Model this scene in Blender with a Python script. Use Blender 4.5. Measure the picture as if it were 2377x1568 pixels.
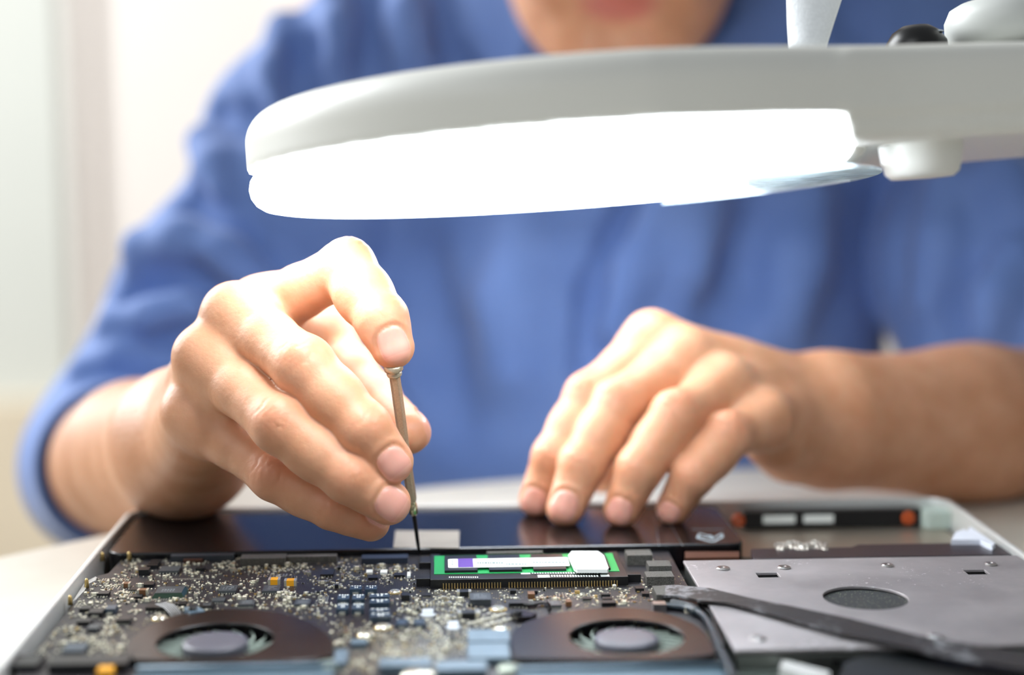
import bpy, bmesh, math, random
import numpy as np
from mathutils import Vector, Matrix

for _o in list(bpy.data.objects):
    bpy.data.objects.remove(_o, do_unlink=True)
SC = bpy.context.scene
COL = SC.collection
PI = math.pi

# ------------------------------------------------------------------ camera
# world frame: X along the laptop's width, Y away from the camera, Z up,
# table top at z = 0, origin at the middle of the laptop's far edge (metres)
CAM = np.array([-0.04380904, -0.69512652, 0.1809941])
YAW, PITCH, ROLL = 0.04404211, 0.12050095, -0.00465408
FPX = 3700.0
_cy, _sy, _cp, _sp = math.cos(YAW), math.sin(YAW), math.cos(PITCH), math.sin(PITCH)
_f = np.array([_sy*_cp, _cy*_cp, -_sp])
_r = np.array([_cy, -_sy, 0.0])
_u = np.cross(_r, _f)
FWD = _f
RGT = math.cos(ROLL)*_r + math.sin(ROLL)*_u
UPV = -math.sin(ROLL)*_r + math.cos(ROLL)*_u
cam_data = bpy.data.cameras.new('camera')
cam = bpy.data.objects.new('camera', cam_data)
COL.objects.link(cam)
M = Matrix.Identity(4)
for i in range(3):
    M[i][0], M[i][1], M[i][2], M[i][3] = RGT[i], UPV[i], -FWD[i], CAM[i]
cam.matrix_world = M
cam_data.sensor_width = 36.0
cam_data.lens = 36.0*FPX/2377.0
cam_data.clip_start, cam_data.clip_end = 0.02, 50
cam_data.dof.use_dof = True
cam_data.dof.focus_distance = 0.592
cam_data.dof.aperture_fstop = 3.0
SC.camera = cam

# ------------------------------------------------------------------ light
SC.view_settings.view_transform = 'Standard'
SC.view_settings.look = 'None'
SC.view_settings.exposure = 0.0
SC.view_settings.gamma = 1.0
SC.view_settings.use_curve_mapping = False
SC.cycles.use_denoising = True
SC.cycles.max_bounces = 8
SC.cycles.sample_clamp_indirect = 6.0
world = bpy.data.worlds.new('world')
SC.world = world
world.use_nodes = True
world.node_tree.nodes['Background'].inputs[0].default_value = (0.93, 0.97, 1.0, 1)
world.node_tree.nodes['Background'].inputs[1].default_value = 0.29

def area_light(name, loc, target, sx, sy, power, col):
    l = bpy.data.lights.new(name, 'AREA')
    l.shape = 'RECTANGLE'; l.size = sx; l.size_y = sy; l.energy = power; l.color = col
    o = bpy.data.objects.new(name, l); COL.objects.link(o)
    o.location = loc
    d = Vector(target) - Vector(loc)
    o.rotation_euler = d.to_track_quat('-Z', 'Y').to_euler()
    return o
LAMP_STRENGTH = 29.0
# daylight from the tall window on the person's right-hand side, a little behind
area_light('window_daylight', (-1.9, 1.3, 1.3), (0.1, 0.3, 0.1), 1.6, 1.8, 130, (0.95, 0.98, 1.0))
# softer daylight from a window on the camera's side of the room
area_light('front_daylight', (-1.3, -1.7, 1.5), (0.1, 0.0, 0.1), 1.4, 1.2, 12, (0.93, 0.97, 1.0))
# added fill light that brightens the wall behind, with no window of its own
area_light('wall_fill', (-0.4, 1.9, 2.2), (-0.6, 3.2, 0.4), 2.5, 1.2, 16, (1.0, 0.97, 0.95))

# ------------------------------------------------------------------ helpers
def at(px, py, d):
    """world point seen at pixel (px, py) of the 2377x1568 frame at depth d metres"""
    return CAM + d*(FWD + (px-1188.5)/FPX*RGT - (py-784.0)/FPX*UPV)

def on(px, py, z):
    """world point of the horizontal plane at height z under a pixel"""
    v = FWD + (px-1188.5)/FPX*RGT - (py-784.0)/FPX*UPV
    return CAM + v*((z-CAM[2])/v[2])

def tag(o, label=None, cat=None, group=None, kind=None):
    if label: o['label'] = label
    if cat: o['category'] = cat
    if group: o['group'] = group
    if kind: o['kind'] = kind
    return o

def empty(name, loc, label=None, cat=None, group=None):
    o = bpy.data.objects.new(name, None); COL.objects.link(o)
    o.location = Vector(loc); o.empty_display_size = 0.02
    return tag(o, label, cat, group)

def link_mesh(name, me, mat=None, parent=None, smooth=False):
    o = bpy.data.objects.new(name, me); COL.objects.link(o)
    if mat is not None:
        for m in (mat if isinstance(mat, (list, tuple)) else [mat]): me.materials.append(m)
    if smooth:
        me.polygons.foreach_set('use_smooth', [True]*len(me.polygons))
    if parent is not None:
        o.parent = parent
        w = Vector((0, 0, 0)); q = parent
        while q is not None:
            w += q.location; q = q.parent
        o.location = -w
    return o

def hexcol(h):
    h = h.lstrip('#'); v = [int(h[i:i+2], 16)/255 for i in (0, 2, 4)]
    return tuple((c/12.92 if c <= .04045 else ((c+.055)/1.055)**2.4) for c in v) + (1,)

class Nodes:
    def __init__(self, name):
        self.m = bpy.data.materials.new(name); self.m.use_nodes = True
        self.t = self.m.node_tree
        self.b = self.t.nodes['Principled BSDF']
    def n(self, typ, **kw):
        x = self.t.nodes.new(typ)
        for k, v in kw.items(): setattr(x, k, v)
        return x
    def l(self, a, b): self.t.links.new(a, b)
    def noise(self, scale, detail=3, rough=.5, coord='Object', vec=None):
        x = self.n('ShaderNodeTexNoise')
        x.inputs['Scale'].default_value = scale; x.inputs['Detail'].default_value = detail
        x.inputs['Roughness'].default_value = rough
        if vec is None:
            vec = self.n('ShaderNodeTexCoord').outputs[coord]
        self.l(vec, x.inputs['Vector'])
        return x
    def ramp(self, fac, stops):
        r = self.n('ShaderNodeValToRGB')
        e = r.color_ramp.elements
        while len(e) < len(stops): e.new(.5)
        for i, (p, c) in enumerate(stops):
            e[i].position = p; e[i].color = c
        self.l(fac, r.inputs[0]); return r
    def mix(self, fac, a, b, mode='MIX'):
        x = self.n('ShaderNodeMix', data_type='RGBA', blend_type=mode)
        for s, v in ((x.inputs['Factor'], fac), (x.inputs[6], a), (x.inputs[7], b)):
            if hasattr(v, 'is_output') or hasattr(v, 'links'): self.l(v, s)
            else: s.default_value = v
        return x.outputs[2]
    def bump(self, height, strength=.3, dist=.001):
        x = self.n('ShaderNodeBump')
        x.inputs['Strength'].default_value = strength; x.inputs['Distance'].default_value = dist
        self.l(height, x.inputs['Height']); self.l(x.outputs[0], self.b.inputs['Normal'])

def simple(name, col, rough=.5, metal=0.0, spec=.5, noise=0.0, nscale=200.0, bump=0.0, emit=None, coat=0.0):
    N = Nodes(name)
    c = hexcol(col) if isinstance(col, str) else col
    b = N.b.inputs
    b['Base Color'].default_value = c; b['Roughness'].default_value = rough
    b['Metallic'].default_value = metal; b['Specular IOR Level'].default_value = spec
    b['Coat Weight'].default_value = coat
    if noise:
        nz = N.noise(nscale, 4)
        dk = tuple(x*(1-noise) for x in c[:3]) + (1,)
        lt = tuple(min(1, x*(1+noise)) for x in c[:3]) + (1,)
        r = N.ramp(nz.outputs['Fac'], [(.3, dk), (.7, lt)])
        N.l(r.outputs[0], b['Base Color'])
        if bump: N.bump(nz.outputs['Fac'], bump, .0005)
    if emit:
        b['Emission Color'].default_value = hexcol(emit[0]); b['Emission Strength'].default_value = emit[1]
    return N.m

# ---- mesh builder: collects shapes, links them as ONE mesh object
class MB:
    def __init__(self): self.bm = bmesh.new()
    def hexa(self, p, mi=0):
        """8 points: bottom ring then top ring (counter-clockwise from above)"""
        v = [self.bm.verts.new(Vector(x)) for x in p]
        for f in ((3,2,1,0), (4,5,6,7), (0,1,5,4), (1,2,6,5), (2,3,7,6), (3,0,4,7)):
            self.bm.faces.new([v[i] for i in f]).material_index = mi
        return self
    def box(self, x0, x1, y0, y1, z0, z1, mi=0):
        return self.hexa([(x0,y0,z0),(x1,y0,z0),(x1,y1,z0),(x0,y1,z0),(x0,y0,z1),(x1,y0,z1),(x1,y1,z1),(x0,y1,z1)], mi)
    def obox(self, c, sx, sy, z0, z1, ang=0.0, mi=0, taper=0.0):
        ca, sa = math.cos(ang), math.sin(ang); p = []
        for z, k in ((z0, 1.0), (z1, 1.0-taper)):
            for a, b in ((-1,-1),(1,-1),(1,1),(-1,1)):
                x, y = a*sx/2*k, b*sy/2*k
                p.append((c[0]+x*ca-y*sa, c[1]+x*sa+y*ca, z))
        return self.hexa(p, mi)
    def prism(self, pts, z0, z1, mi=0):
        """extruded polygon (list of xy, counter-clockwise)"""
        a = [self.bm.verts.new((x, y, z0)) for x, y in pts]
        b = [self.bm.verts.new((x, y, z1)) for x, y in pts]
        self.bm.faces.new(list(reversed(a))).material_index = mi
        self.bm.faces.new(b).material_index = mi
        n = len(pts)
        for i in range(n):
            j = (i+1) % n
            self.bm.faces.new((a[i], a[j], b[j], b[i])).material_index = mi
        return self
    def ring(self, outer, inner, z0, z1, mi=0):
        """extruded band between two same-length closed outlines"""
        n = len(outer)
        V = [[self.bm.verts.new((x, y, z)) for x, y in P] for P, z in ((outer,z0),(outer,z1),(inner,z1),(inner,z0))]
        for i in range(n):
            j = (i+1) % n
            for k in range(4):
                A, B = V[k], V[(k+1) % 4]
                self.bm.faces.new((A[i], A[j], B[j], B[i])).material_index = mi
        return self
    def lathe(self, prof, c=(0,0,0), n=32, frame=None, mi=0, close=False):
        """prof: (r, h) pairs revolved about local z of frame (3 axes) at c"""
        X, Y, Z = [Vector(a) for a in (frame or ((1,0,0),(0,1,0),(0,0,1)))]
        c = Vector(c); rows = []
        for r, h in prof:
            if r < 1e-7: rows.append([self.bm.verts.new(c+Z*h)])
            else: rows.append([self.bm.verts.new(c+Z*h+(X*math.cos(2*PI*i/n)+Y*math.sin(2*PI*i/n))*r) for i in range(n)])
        pairs = list(zip(rows[:-1], rows[1:]))
        if close: pairs.append((rows[-1], rows[0]))
        for A, B in pairs:
            for i in range(n):
                j = (i+1) % n
                if len(A) == 1 and len(B) == 1: continue
                if len(A) == 1: f = (A[0], B[j], B[i])
                elif len(B) == 1: f = (A[i], A[j], B[0])
                else: f = (A[i], A[j], B[j], B[i])
                self.bm.faces.new(f).material_index = mi
        return self
    def tube(self, pts, r, n=8, mi=0):
        """round tube through points; r is a number or one radius per point"""
        P = [Vector(p) for p in pts]; m = len(P)
        rs = r if isinstance(r, (list, tuple)) else [r]*m
        prev = None; rows = []
        for i in range(m):
            t = (P[min(i+1, m-1)]-P[max(i-1, 0)]).normalized()
            if prev is None:
                a = Vector((0,0,1)) if abs(t.z) < .9 else Vector((1,0,0))
                u = t.cross(a).normalized()
            else:
                u = (prev - t*prev.dot(t)).normalized()
            prev = u; w = t.cross(u)
            rows.append([self.bm.verts.new(P[i]+(u*math.cos(2*PI*k/n)+w*math.sin(2*PI*k/n))*rs[i]) for k in range(n)])
        for A, B in zip(rows[:-1], rows[1:]):
            for i in range(n):
                j = (i+1) % n
                self.bm.faces.new((A[i], A[j], B[j], B[i])).material_index = mi
        self.bm.faces.new(list(reversed(rows[0]))).material_index = mi
        self.bm.faces.new(rows[-1]).material_index = mi
        return self
    def build(self, name, mat, parent=None, smooth=False, bevel=0.0, seg=2):
        bmesh.ops.recalc_face_normals(self.bm, faces=self.bm.faces)
        me = bpy.data.meshes.new(name); self.bm.to_mesh(me); self.bm.free()
        o = link_mesh(name, me, mat, parent, smooth)
        if bevel:
            b = o.modifiers.new('bevel', 'BEVEL'); b.width = bevel; b.segments = seg; b.limit_method = 'ANGLE'
            b.angle_limit = math.radians(40)
        return o

def rrect(x0, x1, y0, y1, r, n=6):
    p = []
    for cx, cy, a in ((x1-r,y1-r,0),(x0+r,y1-r,90),(x0+r,y0+r,180),(x1-r,y0+r,270)):
        for i in range(n+1):
            t = math.radians(a+90*i/n); p.append((cx+r*math.cos(t), cy+r*math.sin(t)))
    return p

# ---- signed-distance sculpting: numpy fields polygonised by surface nets
def rcone(p, a, b, ra, rb):
    a = np.asarray(a, np.float32); b = np.asarray(b, np.float32)
    ab = b-a; L = float(ab@ab)+1e-12
    q = p-a
    t = np.clip((q@ab)/L, 0, 1)
    q = q - t[:, None]*ab
    return np.sqrt(np.einsum('ij,ij->i', q, q)) - (ra+(rb-ra)*t)

def ellip(p, c, axes, rad):
    """ellipsoid: axes = 3 unit row vectors, rad = 3 radii"""
    q = (p-np.asarray(c, np.float32)) @ np.asarray(axes, np.float32).T
    r = np.asarray(rad, np.float32)
    k0 = np.sqrt(((q/r)**2).sum(1)); k1 = np.sqrt(((q/(r*r))**2).sum(1))+1e-9
    return k0*(k0-1)/k1

def smin(a, b, k):
    h = np.clip(.5+.5*(b-a)/k, 0, 1)
    return b+(a-b)*h - k*h*(1-h)

def smax(a, b, k): return -smin(-a, -b, k)

def sstep(a, b, x):
    t = np.clip((x-a)/(b-a), 0, 1); return t*t*(3-2*t)

def polygonise(field, lo, hi, h):
    """surface nets over a box; the field is evaluated finely only near the surface"""
    lo = np.asarray(lo, float); S = 4
    nb = np.ceil((np.asarray(hi)-lo)/(h*S)).astype(int)
    n = nb*S
    gx, gy, gz = [lo[i]+(np.arange(nb[i])+.5)*S*h-.5*h for i in range(3)]
    C = np.stack(np.meshgrid(gx, gy, gz, indexing='ij'), -1).reshape(-1, 3).astype(np.float32)
    cd = np.concatenate([field(C[i:i+400000]) for i in range(0, len(C), 400000)])
    act = np.abs(cd) < S*h*1.35
    D = np.repeat(np.repeat(np.repeat(cd.reshape(nb), S, 0), S, 1), S, 2).astype(np.float32)
    ids = np.argwhere(act.reshape(nb))
    loc = np.stack(np.meshgrid(*[np.arange(S)]*3, indexing='ij'), -1).reshape(-1, 3)
    for i in range(0, len(ids), 8000):
        idx = (ids[i:i+8000, None, :]*S+loc[None]).reshape(-1, 3)
        D[idx[:, 0], idx[:, 1], idx[:, 2]] = field((lo+idx*h).astype(np.float32))
    ins = D < 0
    cnt = np.zeros(n-1, np.uint8)
    for a in (0, 1):
        for b in (0, 1):
            for c in (0, 1):
                cnt += ins[a:n[0]-1+a, b:n[1]-1+b, c:n[2]-1+c]
    cells = np.argwhere((cnt > 0) & (cnt < 8))
    vid = np.full(n-1, -1, np.int32); vid[cells[:, 0], cells[:, 1], cells[:, 2]] = np.arange(len(cells))
    acc = np.zeros((len(cells), 3)); w = np.zeros(len(cells))
    cor = [(a, b, c) for a in (0, 1) for b in (0, 1) for c in (0, 1)]
    dv = {k: D[cells[:, 0]+k[0], cells[:, 1]+k[1], cells[:, 2]+k[2]] for k in cor}
    for k in cor:
        for ax in range(3):
            if k[ax] == 0:
                k2 = list(k); k2[ax] = 1; k2 = tuple(k2)
                a, b = dv[k], dv[k2]
                m = (a < 0) != (b < 0)
                t = np.where(m, a/np.where(m, a-b, 1), 0)
                pt = np.zeros((len(cells), 3)); pt[:] = k; pt[:, ax] = t
                acc[m] += pt[m]; w[m] += 1
    V = lo + (cells + acc/np.maximum(w, 1)[:, None])*h
    F = []
    for ax in range(3):
        o1, o2 = [(1, 2), (2, 0), (0, 1)][ax]
        sl0 = [slice(None)]*3; sl1 = [slice(None)]*3
        sl0[ax] = slice(0, n[ax]-1); sl1[ax] = slice(1, n[ax])
        A, B = ins[tuple(sl0)], ins[tuple(sl1)]
        e = np.argwhere(A != B)
        ok = (e[:, o1] > 0) & (e[:, o2] > 0) & (e[:, o1] < n[o1]-1) & (e[:, o2] < n[o2]-1)
        e = e[ok]; flip = A[e[:, 0], e[:, 1], e[:, 2]]
        q = []
        for d1, d2 in ((-1, -1), (0, -1), (0, 0), (-1, 0)):
            c = e.copy(); c[:, o1] += d1; c[:, o2] += d2
            q.append(vid[c[:, 0], c[:, 1], c[:, 2]])
        q = np.stack(q, 1)
        q[~flip] = q[~flip][:, ::-1]
        F.append(q)
    F = np.concatenate(F)
    F = F[(F >= 0).all(1)]
    # two gentle smoothing passes (shrink, then grow back)
    E = np.concatenate([F[:, [i, (i+1) % 4]] for i in range(4)])
    a = np.concatenate([E[:, 0], E[:, 1]]); b = np.concatenate([E[:, 1], E[:, 0]])
    cnt = np.maximum(np.bincount(a, minlength=len(V)), 1)
    for lam in (.5, -.5, .5, -.46):
        avg = np.stack([np.bincount(a, V[b, k], minlength=len(V)) for k in range(3)], 1)/cnt[:, None]
        V = V+lam*(avg-V)
    return V, F

def np_mesh(name, V, F):
    me = bpy.data.meshes.new(name)
    me.vertices.add(len(V)); me.vertices.foreach_set('co', np.asarray(V, np.float32).ravel())
    me.loops.add(F.size); me.loops.foreach_set('vertex_index', F.ravel().astype(np.int32))
    me.polygons.add(len(F)); me.polygons.foreach_set('loop_start', np.arange(0, F.size, F.shape[1], dtype=np.int32))
    me.polygons.foreach_set('loop_total', np.full(len(F), F.shape[1], np.int32))
    me.update(calc_edges=True); me.validate()
    me.polygons.foreach_set('use_smooth', [True]*len(me.polygons))
    return me

def nrm(v):
    v = np.asarray(v, float); return v/(np.linalg.norm(v)+1e-12)
def lerp(a, b, t): return a*(1-t)+b*t

# ------------------------------------------------------------------ room and table
def structure(o, label):
    return tag(o, label, None, None, 'structure')
wall_m = simple('wall_paint', '#ebe4de', .9, noise=.02, nscale=2)
grey_m = simple('grey_panel', '#cfd1ca', .8, noise=.02, nscale=3)
pink_m = simple('warm_panel', '#f6e6de', .85)
cream_m = simple('cream_panel', '#d8cbb4', .8, noise=.04, nscale=3)
floor_m = simple('floor_boards', '#a79a88', .6, noise=.12, nscale=6)
WY = 2.7
structure(MB().box(-3.2, 3.2, WY, WY+.12, -.75, 2.3).build('wall_back', wall_m), 'off-white painted wall far behind the person')
structure(MB().box(-3.2, 3.2, -1.6, WY, -.83, -.75).build('floor', floor_m), 'dull beige floor')
xa = at(175, 500, WY+.69)[0]; xb = at(690, 100, WY+.69)[0]
structure(MB().box(-3.0, xa, WY-.05, WY, -.75, 2.2).build('door_1', grey_m), 'flat grey-green door panel in the wall at the far left')
structure(MB().box(xa, xa+.05, WY-.03, WY, -.75, 2.2).build('trim_1', wall_m), 'white upright door trim')
structure(MB().box(xb, xb+.12, WY-.02, WY, -.75, 2.2).build('trim_2', pink_m), 'pale pink upright strip on the wall')
zb = at(40, 930, WY+.6)[2]
structure(MB().box(-3.0, xa+.14, WY-.12, WY-.05, -.75, zb).build('trim_3', cream_m), 'cream low panel along the foot of the wall')

TC = (.15, -.35); TR = .531
def table():
    t = empty('table', (TC[0], TC[1], -.75), 'round off-white table that carries the opened laptop', 'table')
    N = Nodes('table_top')
    n1 = N.noise(9, 5, .6); n2 = N.noise(900, 2)
    r = N.ramp(n1.outputs['Fac'], [(.35, hexcol('#cdc7ba')), (.6, hexcol('#d9d3c7'))])
    N.l(r.outputs[0], N.b.inputs['Base Color']); N.b.inputs['Roughness'].default_value = .5
    N.bump(n2.outputs['Fac'], .12, .0003)
    m = MB()
    m.lathe([(0,-.026),(TR-.006,-.026),(TR,-.02),(TR,-.003),(TR-.003,0),(0,0)], (TC[0],TC[1],0), 128)
    o = m.build('tabletop', N.m, t, True)
    o.data.polygons.foreach_set('use_smooth', [abs(p.normal.z) < .9 for p in o.data.polygons])
    m = MB(); m.lathe([(0,-.70),(.045,-.70),(.04,-.6),(.04,-.06),(.12,-.0262),(0,-.0262)], (TC[0],TC[1],0), 32)
    m.build('pedestal', simple('table_metal', '#8b8d90', .35, .9), t, True)
    m = MB(); m.lathe([(0,-.75),(.28,-.75),(.28,-.735),(.05,-.70),(0,-.70)], (TC[0],TC[1],0), 48)
    m.build('base', bpy.data.materials['table_metal'], t, True)
table()

# ------------------------------------------------------------------ opened laptop
rnd = random.Random(7)
ZB = .0185                      # top of the circuit board
def laptop():
    L = empty('laptop', (0, -.125, 0), 'opened upside-down silver laptop showing its circuit board, fans and battery', 'laptop')
    alu = simple('aluminium', '#dcdcd8', .42, .4, noise=.05, nscale=700)
    black = simple('black_plastic', '#0d0d0f', .38)
    matte = simple('matte_black', '#040405', .8)
    gloss = simple('battery_black', '#0a0a0d', .22, noise=.3, nscale=30)
    dark = simple('chip_black', '#17191c', .33)
    chipm = simple('chip_grey', '#3c4145', .36, noise=.1, nscale=900)
    tin = simple('solder_tin', '#e6e3d2', .22, .7)
    beige = simple('ceramic_beige', '#e6e2cc', .35)
    brown = simple('ceramic_brown', '#6d4a2e', .4)
    gold = simple('gold_pad', '#cdb274', .3, .8)
    white = simple('sticker_white', '#eef2ee', .5)
    yellow = simple('tantalum_yellow', '#f0a81e', .4)
    blue = simple('inductor_blue', '#33414f', .3, noise=.1, nscale=900)
    pad = simple('thermal_pad_grey', '#5f7280', .42, .3, noise=.08, nscale=200)
    steel = simple('bright_metal', '#b9b6b4', .3, .95)
    fabric = simple('conductive_fabric', '#55534e', .6, .3, noise=.5, nscale=2500, bump=.6)
    orange = simple('orange_rubber', '#c8541c', .5)
    brownfpc = simple('brown_flex', '#4a2a1c', .45)
    # ---------- case
    outer = rrect(-.182, .182, -.249, 0, .011, 8)
    inner = rrect(-.1797, .1797, -.2467, -.0023, .009, 8)
    MB().prism(rrect(-.182, .182, -.249, 0, .011, 8), 0, .0052).build('display_lid', alu, L, bevel=.001)
    m = MB(); m.prism(outer, .0058, .0085); m.ring(outer, inner, .0085, .0225)
    m.build('bottom_case', alu, L, bevel=.0006)
    MB().prism(rrect(-.1796, .1796, -.2466, -.0024, .0088, 8), .0085, .0102).build('case_floor', matte, L)
    # ---------- battery
    bx1 = on(1716, 1245, .0212)[0]; by0 = on(1000, 1274, .0212)[1]
    b = MB().prism(rrect(-.1775, bx1, by0, -.0045, .006, 6), .0105, .0212).build('battery', gloss, L, bevel=.0008)
    def flat(px, z0, z1, name, mat, par, r=.0006):
        P = [on(x, y, z1) for x, y in px]
        a = sum(P[i][0]*P[(i+1)%len(P)][1]-P[(i+1)%len(P)][0]*P[i][1] for i in range(len(P)))
        P = [(p[0], p[1]) for p in P]
        return MB().prism(P if a > 0 else P[::-1], z0, z1).build(name, mat, par)
    flat([(913,1271),(1066,1273),(1066,1233),(918,1232)], .0212, .0214, 'label', simple('label_grey', '#948e84', .5, noise=.1, nscale=60), b)
    # printed arrow mark, its caption line and the seams
    lines = MB()
    def stroke(a, c, z, w=.0003):
        p, q = on(*a, z), on(*c, z); d = nrm(q-p); n = np.array([-d[1], d[0], 0])*w
        lines.hexa([p-n, q-n, q+n, p+n]+[x+np.array([0,0,.0001]) for x in (p-n, q-n, q+n, p+n)])
    for a, c in (((1624,1239),(1619,1250)),((1619,1250),(1652,1259)),((1652,1259),(1660,1257)),((1660,1257),(1677,1248)),((1677,1248),(1676,1239)),((1676,1239),(1660,1248)),((1660,1248),(1645,1245)),((1645,1245),(1624,1239)),((1620,1249),(1651,1247)),((1646,1250),(1656,1253)),((1648,1243),(1655,1252))):
        stroke(a, c, .0212, .0005)
    for i in range(18): stroke((1605+i*4.2,1230),(1608+i*4.2,1230), .0212, .00022)
    lines.build('printed_mark', simple('print_pale', '#aeb9c0', .6), b)
    for e in (((1543,1196),(1585,1268)), ((1520,1200),(1530,1268))):
        lines = MB(); stroke(*e, .0212, .0002); lines.build('seam', bpy.data.materials.get('seam_grey') or simple('seam_grey', '#4a4442', .4), b)
    # ---------- circuit board
    N = Nodes('circuit_board'); bb = N.b.inputs
    tc = N.n('ShaderNodeTexCoord')
    zone = N.noise(16, 2, vec=tc.outputs['Object'])
    base = N.ramp(zone.outputs['Fac'], [(.4, hexcol('#101218')), (.6, hexcol('#1c191b'))])
    vor = N.n('ShaderNodeTexVoronoi'); vor.inputs['Scale'].default_value = 620; N.l(tc.outputs['Object'], vor.inputs['Vector'])
    vr = N.ramp(vor.outputs['Distance'], [(.14, (1,1,1,1)), (.20, (0,0,0,1))])
    msk = N.ramp(N.noise(45, 3, vec=tc.outputs['Object']).outputs['Fac'], [(.46, (0,0,0,1)), (.56, (1,1,1,1))])
    f = N.mix(1.0, vr.outputs[0], msk.outputs[0], 'MULTIPLY')
    wv = N.n('ShaderNodeTexWave'); wv.inputs['Scale'].default_value = 420; wv.inputs['Distortion'].default_value = 1.5; wv.inputs['Detail'].default_value = 1
    N.l(tc.outputs['Object'], wv.inputs['Vector'])
    wr = N.ramp(wv.outputs['Fac'], [(.62, (0,0,0,1)), (.72, (1,1,1,1))])
    tr = N.mix(wr.outputs[0], base.outputs[0], hexcol('#2d2b30'))
    c = N.mix(f, tr, hexcol('#b7a877'))
    N.l(c, bb['Base Color']); bb['Roughness'].default_value = .38
    pcb = N.m
    bl = MB()
    lft = [on(x, y, ZB)[:2] for x, y in ((255,1300),(205,1350),(165,1392),(120,1440))]
    poly = [(-.1765,-.247),(.046,-.247),(.046,-.070),(-.06,-.0695),(-.166,-.0695),(-.1715,-.074),(-.1725,-.093),(-.1765,-.097)]
    B = MB().prism(poly, .0150, ZB).build('circuit_board', pcb, L)
    # chip whose top face covers a pixel rectangle
    def rect(x0, x1, y0, y1, z):
        xm = (x0+x1)/2
        a = on(xm, y0, z); c = on(xm, y1, z); ym = (y0+y1)/2
        l, r = on(x0, ym, z), on(x1, ym, z)
        return l[0], r[0], c[1], a[1]
    used = []
    def chip(x0, x1, y0, y1, h, mat=dark, name='chip', leads=0, ends=None, bev=.00012, z=None, marks=None, par=None):
        z0 = (ZB if z is None else z)
        X0, X1, Y0, Y1 = rect(x0, x1, y0, y1, z0+h)
        m = MB(); mats = [mat, tin, white]
        m.box(X0, X1, Y0, Y1, z0+(.0002 if leads else -.0002), z0+h)
        if leads:
            n = leads; s = (X1-X0)/n
            for i in range(n):
                x = X0+(i+.5)*s
                for y, sg in ((Y0, -1), (Y1, 1)):
                    m.box(x-s*.22, x+s*.22, min(y, y+sg*.0009), max(y, y+sg*.0009), z0-.0001, z0+.00035, 1)
        if ends == 'x':
            e = (X1-X0)*.16
            m.box(X0-.0003, X0+e, Y0-.00005, Y1+.00005, z0-.0001, z0+h+.00005, 1); m.box(X1-e, X1+.0003, Y0-.00005, Y1+.00005, z0-.0001, z0+h+.00005, 1)
        if ends == 'tab':
            w = (X1-X0)
            m.box(X0+.25*w, X1-.25*w, Y0-.0011, Y0+.0001, z0-.0001, z0+h*.45, 1)
        if marks == 'rows':
            w, d = X1-X0, Y1-Y0
            for j in range(3):
                for i in range(7):
                    if rnd.random() < .25: continue
                    x = X0+w*(.2+.09*i); y = Y0+d*(.3+.2*j)
                    m.box(x, x+w*.055, y, y+d*.09, z0+h-.00001, z0+h+.00002, 3)
        if marks == 'caps':
            w, d = X1-X0, Y1-Y0
            for i in (.08, .32, .55, .76): m.box(X0+w*i, X0+w*(i+.14), Y0+d*.78, Y0+d*.95, z0+h-.00001, z0+h+.00003, 2)
            for i in (.38, .56): m.box(X0+w*i, X0+w*(i+.1), Y0+d*.35, Y0+d*.6, z0+h-.00001, z0+h+.00003, 2)
        mats.append(bpy.data.materials.get('chip_print') or simple('chip_print', '#777d80', .5))
        used.append((X0-.0006, X1+.0006, Y0-.0008, Y1+.0006))
        o = m.build(name, mats, par or B)
        return o
    # grid-array chip on its green carrier
    green = simple('epoxy_green', '#1f3527', .25)
    X0, X1, Y0, Y1 = rect(365, 425, 1362, 1377, ZB+.0017)
    m = MB(); m.hexa([(X0-.0012,Y0-.0012,ZB),(X1+.0012,Y0-.0012,ZB),(X1+.0012,Y1+.0012,ZB),(X0-.0012,Y1+.0012,ZB),(X0,Y0,ZB+.0016),(X1,Y0,ZB+.0016),(X1,Y1,ZB+.0016),(X0,Y1,ZB+.0016)])
    m.box(X0, X1, Y0, Y1, ZB+.0016, ZB+.0017, 1)
    for i in range(5):
        for j in range(2): m.box(X0+.0018+i*.001, X0+.0024+i*.001, Y0+.002+j*.002, Y0+.003+j*.002, ZB+.0017, ZB+.00172, 2)
    m.build('chip', [green, chipm, simple('chip_print', '#777d80', .5)], B); used.append((X0-.0012, X1+.0012, Y0-.0012, Y1+.0012))
    for a in ((510,550,1359,1372.6),(611,650,1359,1372.6),(555.5,591,1393,1404.6),(685,720,1392,1403.5)):
        chip(*a, .0011, chipm, leads=7, marks='rows')
    chip(494,522,1388,1396,.0009,chipm,leads=5); chip(465,494.5,1399,1409,.0010,dark,leads=5,marks='rows')
    chip(372,417,1315,1326,.0011,chipm,leads=6); chip(324,347,1317,1324,.0021,dark,'capacitor'); chip(336,358,1350,1358,.0011,dark)
    chip(321,343,1366,1371,.0021,brown,'capacitor',ends='x'); chip(286,301,1351,1356,.0015,brown,'capacitor',ends='x')
    chip(303,319,1364,1370,.0007,dark,leads=4); chip(455,475,1315,1320,.0011,dark); chip(208,240,1413,1423,.0018,dark,'capacitor',ends='tab')
    chip(247,270,1405,1415,.0018,blue,'capacitor',ends='tab'); chip(227,254,1372,1379,.0012,dark,leads=4); chip(186,212,1407,1414,.0014,dark)
    chip(182,213,1436,1444,.0014,dark); chip(272,304,1431,1440,.0016,dark,leads=4); chip(205,230,1450,1460,.0014,chipm); chip(150,200,1492,1512,.0018,blue)
    chip(306,330,1380,1386,.0009,dark); chip(415,432,1396,1403,.0008,dark)
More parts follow.
